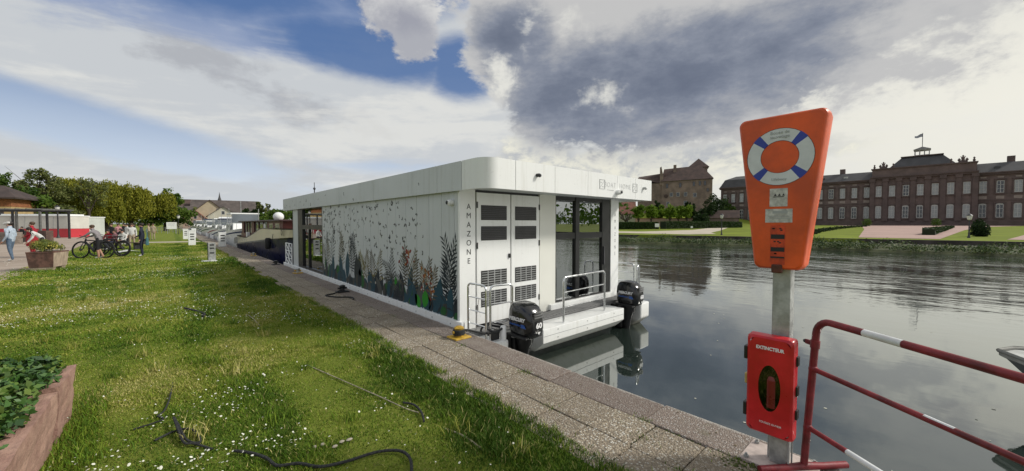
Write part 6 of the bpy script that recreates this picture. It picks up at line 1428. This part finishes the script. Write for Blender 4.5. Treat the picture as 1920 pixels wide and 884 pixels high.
SIT = dict(pel=(0, 0, .50), spi=(0, .03, .70), che=(0, .0, .90), nek=(0, -.02, 1.04), hd0=(0, -.05, 1.13), hd1=(0, -.035, 1.215), nose=(0, -.14, 1.13), shL=(-.17, 0, .97), elL=(-.22, -.08, .72), wrL=(-.12, -.28, .62), shR=(.17, 0, .97), elR=(.22, -.08, .72), wrR=(.12, -.28, .62),
           hiL=(-.09, -.02, .48), knL=(-.11, -.44, .49), anL=(-.11, -.42, .09), toL=(-.12, -.58, .035), hiR=(.09, -.02, .48), knR=(.11, -.44, .49), anR=(.11, -.42, .09), toR=(.12, -.58, .035))
RAD = dict(pel=.125, spi=.112, che=.13, nek=.052, hd0=.078, hd1=.082, nose=.018, sh=.062, el=.044, wr=.03, hi=.088, kn=.06, an=.042, to=.036)
def person(label, pos, rz, top, bottom, shoes, pose=None, base=BASE, hair=M_hairb, cap=None, scale=1., coat=False, long_hair=False, sleeves=True, shorts=False, slim=1., group=None):
    J = dict(base); J.update(pose or {}); t = thing('person', label, 'person', pos, rz, group)
    names = list(J); V = [Vector(J[n]) for n in names]; idx = {n: i for i, n in enumerate(names)}; rad = [RAD.get(n) or RAD[n[:2]] for n in names]
    rad = [r*(slim if n in ('pel', 'spi', 'che') else 1) for r, n in zip(rad, names)]
    E = [('pel', 'spi', 1), ('spi', 'che', 1), ('che', 'nek', 1), ('nek', 'hd0', 0), ('hd0', 'hd1', 0), ('hd0', 'nose', 0)]
    for s_ in 'LR':
        E += [('che', 'sh'+s_, 1), ('sh'+s_, 'el'+s_, 1), ('el'+s_, 'wr'+s_, 1 if sleeves else 0), ('pel', 'hi'+s_, 2), ('hi'+s_, 'kn'+s_, 2), ('kn'+s_, 'an'+s_, 0 if shorts else 2), ('an'+s_, 'to'+s_, 3)]
    E = [(idx[a], idx[b], m) for a, b, m in E]
    for s_, sg in (('L', -1), ('R', 1)):      # palm, four fingers, thumb
        w = Vector(J['wr'+s_]); d = (w-Vector(J['el'+s_])).normalized(); side = d.cross(Vector((0, 0, 1)) if abs(d.z) < .9 else Vector((0, 1, 0))).normalized()
        V.append(w+d*.075); rad.append(.030); pi_ = len(V)-1; E.append((idx['wr'+s_], pi_, 0))
        for k in range(4):
            V.append(w+d*.10+side*(k-1.5)*.018); rad.append(.010); V.append(w+d*(.165+.012*(1.5-abs(k-1.5)))+side*(k-1.5)*.021+Vector((0, -.012, 0))); rad.append(.008)
            E += [(pi_, len(V)-2, 0), (len(V)-2, len(V)-1, 0)]
        V.append(w+d*.09+side*.05); rad.append(.010); E.append((pi_, len(V)-1, 0))
    me = D.meshes.new('body'); me.from_pydata([tuple(v) for v in V], [(a, b) for a, b, _ in E], []); ob = link(D.objects.new('body', me))
    sk = ob.modifiers.new('skin', 'SKIN'); sk.use_smooth_shade = True; sv = me.skin_vertices[0].data
    for i, r in enumerate(rad): sv[i].radius = (r, r); sv[i].use_root = (i == 0)
    sub = ob.modifiers.new('sub', 'SUBSURF'); sub.levels = sub.render_levels = 1
    dg = bpy.context.evaluated_depsgraph_get(); m2 = D.meshes.new_from_object(ob.evaluated_get(dg)); D.objects.remove(ob)
    m2.materials.clear()
    for m_ in (M_skin, top, bottom, shoes): m2.materials.append(m_)
    A = np.array([V[a] for a, b, _ in E]); B_ = np.array([V[b] for a, b, _ in E]); mi = np.array([m for _, _, m in E]); RR = np.array([(rad[a]+rad[b])/2 for a, b, _ in E])
    out = []
    for f in m2.polygons:
        c = np.array(f.center); ab = B_-A; tt = np.clip(((c-A)*ab).sum(1)/np.maximum((ab*ab).sum(1), 1e-9), 0, 1); out.append(int(mi[np.argmin(np.linalg.norm(A+ab*tt[:, None]-c, axis=1)-RR)]))
    m2.polygons.foreach_set('material_index', out); m2.polygons.foreach_set('use_smooth', [True]*len(out)); inst('body', m2, t)
    h0 = Vector(J['hd0']); h1 = Vector(J['hd1']); fwd = (Vector(J['nose'])-h0); fwd.z = 0; fwd.normalize(); sd_ = fwd.cross(Vector((0, 0, 1)))
    hm = MB().ball(h1-fwd*.018+Vector((0, 0, .018)), (.098, .10, .088), 12)
    if long_hair: hm.ball(h0-fwd*.06-Vector((0, 0, .04)), (.09, .06, .16), 10)
    hm.build('hair', hair, t)
    for q_ in (-1, 1):
        MB().ball(h0+fwd*.083+sd_*.03*q_+Vector((0, 0, .03)), .011, 6).build('eye', M_ink, t); MB().ball(h0+sd_*.085*q_+Vector((0, 0, .02)), (.018, .018, .03), 6).build('ear', M_skin, t)
    MB().ball(h0+fwd*.084-Vector((0, 0, .035)), (.024, .012, .008), 6).build('mouth', mat('lips', (.25, .08, .07), .6), t)
    if cap: MB().ball(h1+Vector((0, 0, .03)), (.105, .107, .075), 12).tube([h1+fwd*.06+Vector((0, 0, .025)), h1+fwd*.19+Vector((0, 0, .0))], [.075, .05], 8).build('cap', cap, t)
    if coat:
        z0 = J['pel'][2]; c0 = Vector(J['pel']); c1 = Vector(J['che']); rr = []
        MB().lathe([(.20, z0-.40), (.205, z0-.15), (.19, z0+.1), (.175, z0+.25), (.16, z0+.42)], (c0.x, c0.y, 0), 12).build('coat_skirt', top, t)
    t.scale = (scale,)*3; return t
P1 = at(19, 16.05); person('man in pale blue shirt, jeans and white cap walking left on the gravel', (P1.x, P1.y, .01), -YAW+R_(-70), C_['pale_blue'], C_['jeans'], C_['shoe_white'], dict(knL=(-.1, -.08, .49), anL=(-.1, -.02, .08), toL=(-.11, -.18, .035), knR=(.1, .02, .49), anR=(.1, .12, .10), toR=(.11, -.03, .035), wrL=(-.2, -.12, .92), wrR=(.22, -.10, .90), elR=(.24, .04, 1.12)), cap=C_['cap_white'], scale=.965, slim=1.18, coat=False)
P1 = at(60, 18.2); person('person in a long red coat with backpack straps standing by the far trough', (P1.x, P1.y, .01), -YAW+R_(-60), C_['red'], C_['red'], C_['shoe_dark'], dict(wrL=(-.12, -.2, 1.05), wrR=(.14, -.18, 1.02)), scale=.97, coat=True, slim=1.15, hair=M_hairl)
P1 = at(80, 18.0); person('dark-haired person in white top bending forward beside the person in red', (P1.x, P1.y, .01), -YAW+R_(-35), C_['white'], C_['black'], C_['shoe_dark'], dict(spi=(0, -.10, 1.08), che=(0, -.25, 1.2), nek=(0, -.36, 1.28), hd0=(0, -.42, 1.33), hd1=(0, -.44, 1.41), nose=(0, -.52, 1.32), shL=(-.17, -.29, 1.22), shR=(.17, -.29, 1.22), elL=(-.2, -.34, .98), wrL=(-.16, -.46, .80), elR=(.2, -.34, .98), wrR=(.16, -.46, .80)), long_hair=True, scale=.95)
P1 = at(186, 17.4); person('person in grey shirt and black shorts leaning over the nearest bicycle', (P1.x, P1.y, 0), -YAW+R_(-80), C_['grey'], C_['black'], C_['shoe_white'], dict(spi=(0, -.05, 1.12), che=(0, -.17, 1.29), nek=(0, -.26, 1.41), hd0=(0, -.31, 1.49), hd1=(0, -.315, 1.575), nose=(0, -.41, 1.48), shL=(-.17, -.2, 1.33), shR=(.17, -.2, 1.33), elL=(-.2, -.4, 1.15), wrL=(-.16, -.62, 1.06), elR=(.22, -.42, 1.14), wrR=(.18, -.64, 1.06), knL=(-.1, -.12, .5), anL=(-.1, .06, .1), toL=(-.11, -.10, .035)), shorts=True, scale=.93, hair=M_hairl)
P1 = at(265, 18.5); pd_ = person('person in dark navy jacket with a teal bag standing alone on the lawn', (P1.x, P1.y, 0), -YAW+R_(-50), C_['navy'], C_['navy'], C_['shoe_white'], dict(wrL=(-.14, -.22, 1.02), elL=(-.23, -.04, 1.14)), scale=.94, slim=1.2)
bgp = thing('shoulder_bag', 'teal cloth bag hanging at the hip of the person in navy', 'bag', (P1.x+.20, P1.y-.12, .55), -YAW+R_(-50)); MB().add([(-.16, -.06, 0), (.16, -.06, 0), (.16, .06, 0), (-.16, .06, 0), (-.13, -.04, .38), (.13, -.04, .38), (.13, .04, .38), (-.13, .04, .38)], [(3, 2, 1, 0), (4, 5, 6, 7), (0, 1, 5, 4), (1, 2, 6, 5), (2, 3, 7, 6), (3, 0, 4, 7)]).build('bag_body', C_['teal'], bgp, bevel=.03); MB().tube(smooth([(-.1, 0, .37), (-.06, .0, .75), (.06, 0, .75), (.1, 0, .37)], 4), .012, 6).build('strap', C_['teal'], bgp)
# benches with seated people and a few standing beyond the bicycles
def bench(px, dp, label, L=3.0, rz=0):
    p_ = at(px, dp); b_ = thing('bench', label, 'bench', (p_.x, p_.y, 0), -YAW+rz)
    for k in range(3): MB().bb(-L/2, L/2, -.2+k*.14, -.08+k*.14, .40, .44).build('slat', mat('bench_wood', (.09, .06, .04), .8), b_)
    for x in (-L/2+.25, L/2-.25): MB().bb(x-.04, x+.04, -.18, .20, 0, .40).build('leg', M_dark, b_)
bench(218, 23.6, 'nearer wooden bench under the people seated behind the bicycles'); bench(238, 29.5, 'farther wooden bench under the seated people near the willows', 3.2)
def sitter(px, dp, label, top, bot, rz, hair=M_hairb, pose=None, lh=False): p_ = at(px, dp); person(label, (p_.x, p_.y, 0), -YAW+rz, top, bot, C_['shoe_white'], pose, SIT, hair, None, .95, long_hair=lh, group='people seated beyond the bicycles')
sitter(203, 23.7, 'seated person in red top, leftmost on the nearer bench', C_['red'], C_['black'], R_(10)); sitter(216, 23.7, 'seated person in pink top, second on the nearer bench', C_['pink'], C_['navy'], R_(-20), M_hairl, lh=True); sitter(230, 23.7, 'seated person in white top, right on the nearer bench', C_['white'], C_['black'], R_(15))
sitter(226, 29.6, 'seated person in black, left on the farther bench', C_['black'], C_['jeans'], R_(0)); sitter(239, 29.6, 'seated person in white, middle of the farther bench', C_['white'], C_['navy'], R_(20), M_hairl); sitter(250, 29.6, 'seated person in grey at the right end of the farther bench', C_['grey'], C_['black'], R_(-15), lh=True)
for px, dp, tp_, bt_, lb_, rz in ((247, 24.5, 'white', 'beige', 'person in white top standing just left of the person in navy', 40), (238, 27.0, 'white', 'black', 'person in white shirt with black trousers standing behind the nearer bench', -20), (222, 31., 'pink', 'navy', 'person in pink standing behind the farther bench', 60), (209, 28, 'black', 'black', 'person all in black standing behind the seated red top', 0), (279, 36, 'beige', 'olive', 'person in beige standing far off right of the person in navy', -60), (287, 37, 'beige', 'beige', 'bare-armed person in beige farthest right of the group', 20), (232, 35, 'black', 'navy', 'person in black jacket far behind the farther bench', 10), (252, 38, 'navy', 'black', 'person in navy top far behind at the willows', -40)):
    p_ = at(px, dp); person(lb_, (p_.x, p_.y, 0), -YAW+R_(rz), C_[tp_], C_[bt_], C_['shoe_dark'], None, scale=.93, hair=M_hairl if px % 2 else M_hairb, long_hair=px % 3 == 0, group='people standing beyond the bicycles')
P1 = at(41, 31.5); person('dark-haired person half hidden behind the brown planter wall', (P1.x, P1.y, .01), -YAW, C_['black'], C_['black'], C_['shoe_dark'], None, scale=.78, group=None)
# ------------------------------------------------------------------ bicycles
M_tyre = M_rubber; M_bframe = mat('bike_black', (.015, .015, .017), .35, .2, .1)
def bicycle(label, pos, rz, fcol=M_bframe, tilt=R_(6), R0=.355):
    b_ = thing('bicycle', label, 'bicycle', pos, rz, 'bicycles parked on the lawn'); b_.rotation_euler = (tilt, 0, rz)
    for x in (-.56, .56):
        w = MB().tube([(x+R0*math.cos(i*6.2832/28), 0, R0+.01+R0*math.sin(i*6.2832/28)) for i in range(28)], .028, 8, closed=True).build('wheel', M_tyre, b_)
        s_ = MB().tube([(x+(R0-.035)*math.cos(i*6.2832/28), 0, R0+.01+(R0-.035)*math.sin(i*6.2832/28)) for i in range(28)], .012, 6, closed=True)
        for i in range(14): a = i*6.2832/14; s_.tube([(x, .02*(-1)**i, R0+.01), (x+(R0-.03)*math.cos(a), 0, R0+.01+(R0-.03)*math.sin(a))], .0025, 3)
        s_.lathe([(.03, -.05), (.05, -.02), (.05, .02), (.03, .05)], (x, 0, R0+.01), 10, axis='y'); s_.build('rim', M_dark, w)
        MB().lathe([(.085, .03), (.085, .034)], (x, 0, R0+.01), 14, axis='y').build('brake_disc', M_galv, w)
    z = R0+.01; f = MB(); bb_ = (-.06, 0, .30); st_ = (-.20, 0, .80); hd = (.40, 0, .78); hb_ = (.37, 0, .90)
    f.tube([bb_, hd], [.045, .038], 8).tube([st_, (.38, 0, .84)], .026, 8).tube([bb_, st_], .026, 8).tube([hd, hb_], .03, 8)
    for s_ in (-.05, .05): f.tube([bb_, (-.56, s_, z)], .014, 6).tube([(-.19, 0, .76), (-.56, s_, z)], .012, 6)
    f.build('frame', fcol, b_)
    fk = MB()
    for s_ in (-.06, .06): fk.tube([hd, (.45, s_, .66), (.56, s_, z)], [.022, .02, .016], 6)
    fk.build('fork', M_dark, b_); MB().tube([(-.20, 0, .78), (-.23, 0, .95)], .016, 6).build('seat_post', M_dark, b_)
    MB().add([(-.40, -.08, .97), (-.40, .08, .97), (-.20, .05, .96), (.0, .02, .955), (.0, -.02, .955), (-.20, -.05, .96), (-.40, -.08, .93), (-.40, .08, .93), (-.2, .03, .92), (0, .015, .93), (0, -.015, .93), (-.2, -.03, .92)], [(0, 5, 4, 3, 2, 1), (6, 7, 8, 9, 10, 11), (0, 1, 7, 6), (1, 2, 8, 7), (2, 3, 9, 8), (3, 4, 10, 9), (4, 5, 11, 10), (5, 0, 6, 11)]).build('saddle', M_rubber, b_)
    MB().tube([hb_, (.38, 0, 1.0)], .016, 6).tube([(.32, -.33, 1.03), (.38, -.12, 1.0), (.38, .12, 1.0), (.32, .33, 1.03)], .014, 8).build('handlebar', M_dark, b_)
    cr = MB().lathe([(.09, -.045), (.09, -.04)], bb_, 16, axis='y').tube([bb_, (.02, -.07, .15)], .012, 5).tube([bb_, (-.14, .07, .45)], .012, 5).bb(-.02, .07, -.13, -.06, .135, .155).bb(-.19, -.10, .06, .13, .44, .46); cr.build('crank', M_dark, b_)
    MB().tube([(-.02, 0, .36), (.28, 0, .66)], .05, 8).build('battery', M_black, b_)
    return b_
P1 = at(172, 17.55); bicycle('black bicycle nearest the planter, held by the person in grey', (P1.x, P1.y, 0), -YAW+R_(182), R0=.38)
P1 = at(203, 18.6); bicycle('dark bicycle behind the person in grey, facing left', (P1.x, P1.y, 0), -YAW+R_(186), R0=.37)
P1 = at(209, 19.4); bicycle('dark bicycle with white front bag, rightmost of the three', (P1.x, P1.y, 0), -YAW+R_(176), mat('bike_dark_red', (.05, .01, .01), .4), R0=.37)
P1 = at(239, 21.); wb = thing('picnic_cloth', 'white cloth lying on the grass right of the bicycles', 'cloth', (P1.x, P1.y, .03), .4); MB().add([(-.45, -.3, .02), (0, -.32, .09), (.45, -.28, .02), (.46, .3, .03), (.05, .32, .12), (-.45, .28, .03)], [(0, 1, 4, 5), (1, 2, 3, 4)]).build('cloth', C_['white'], wb)
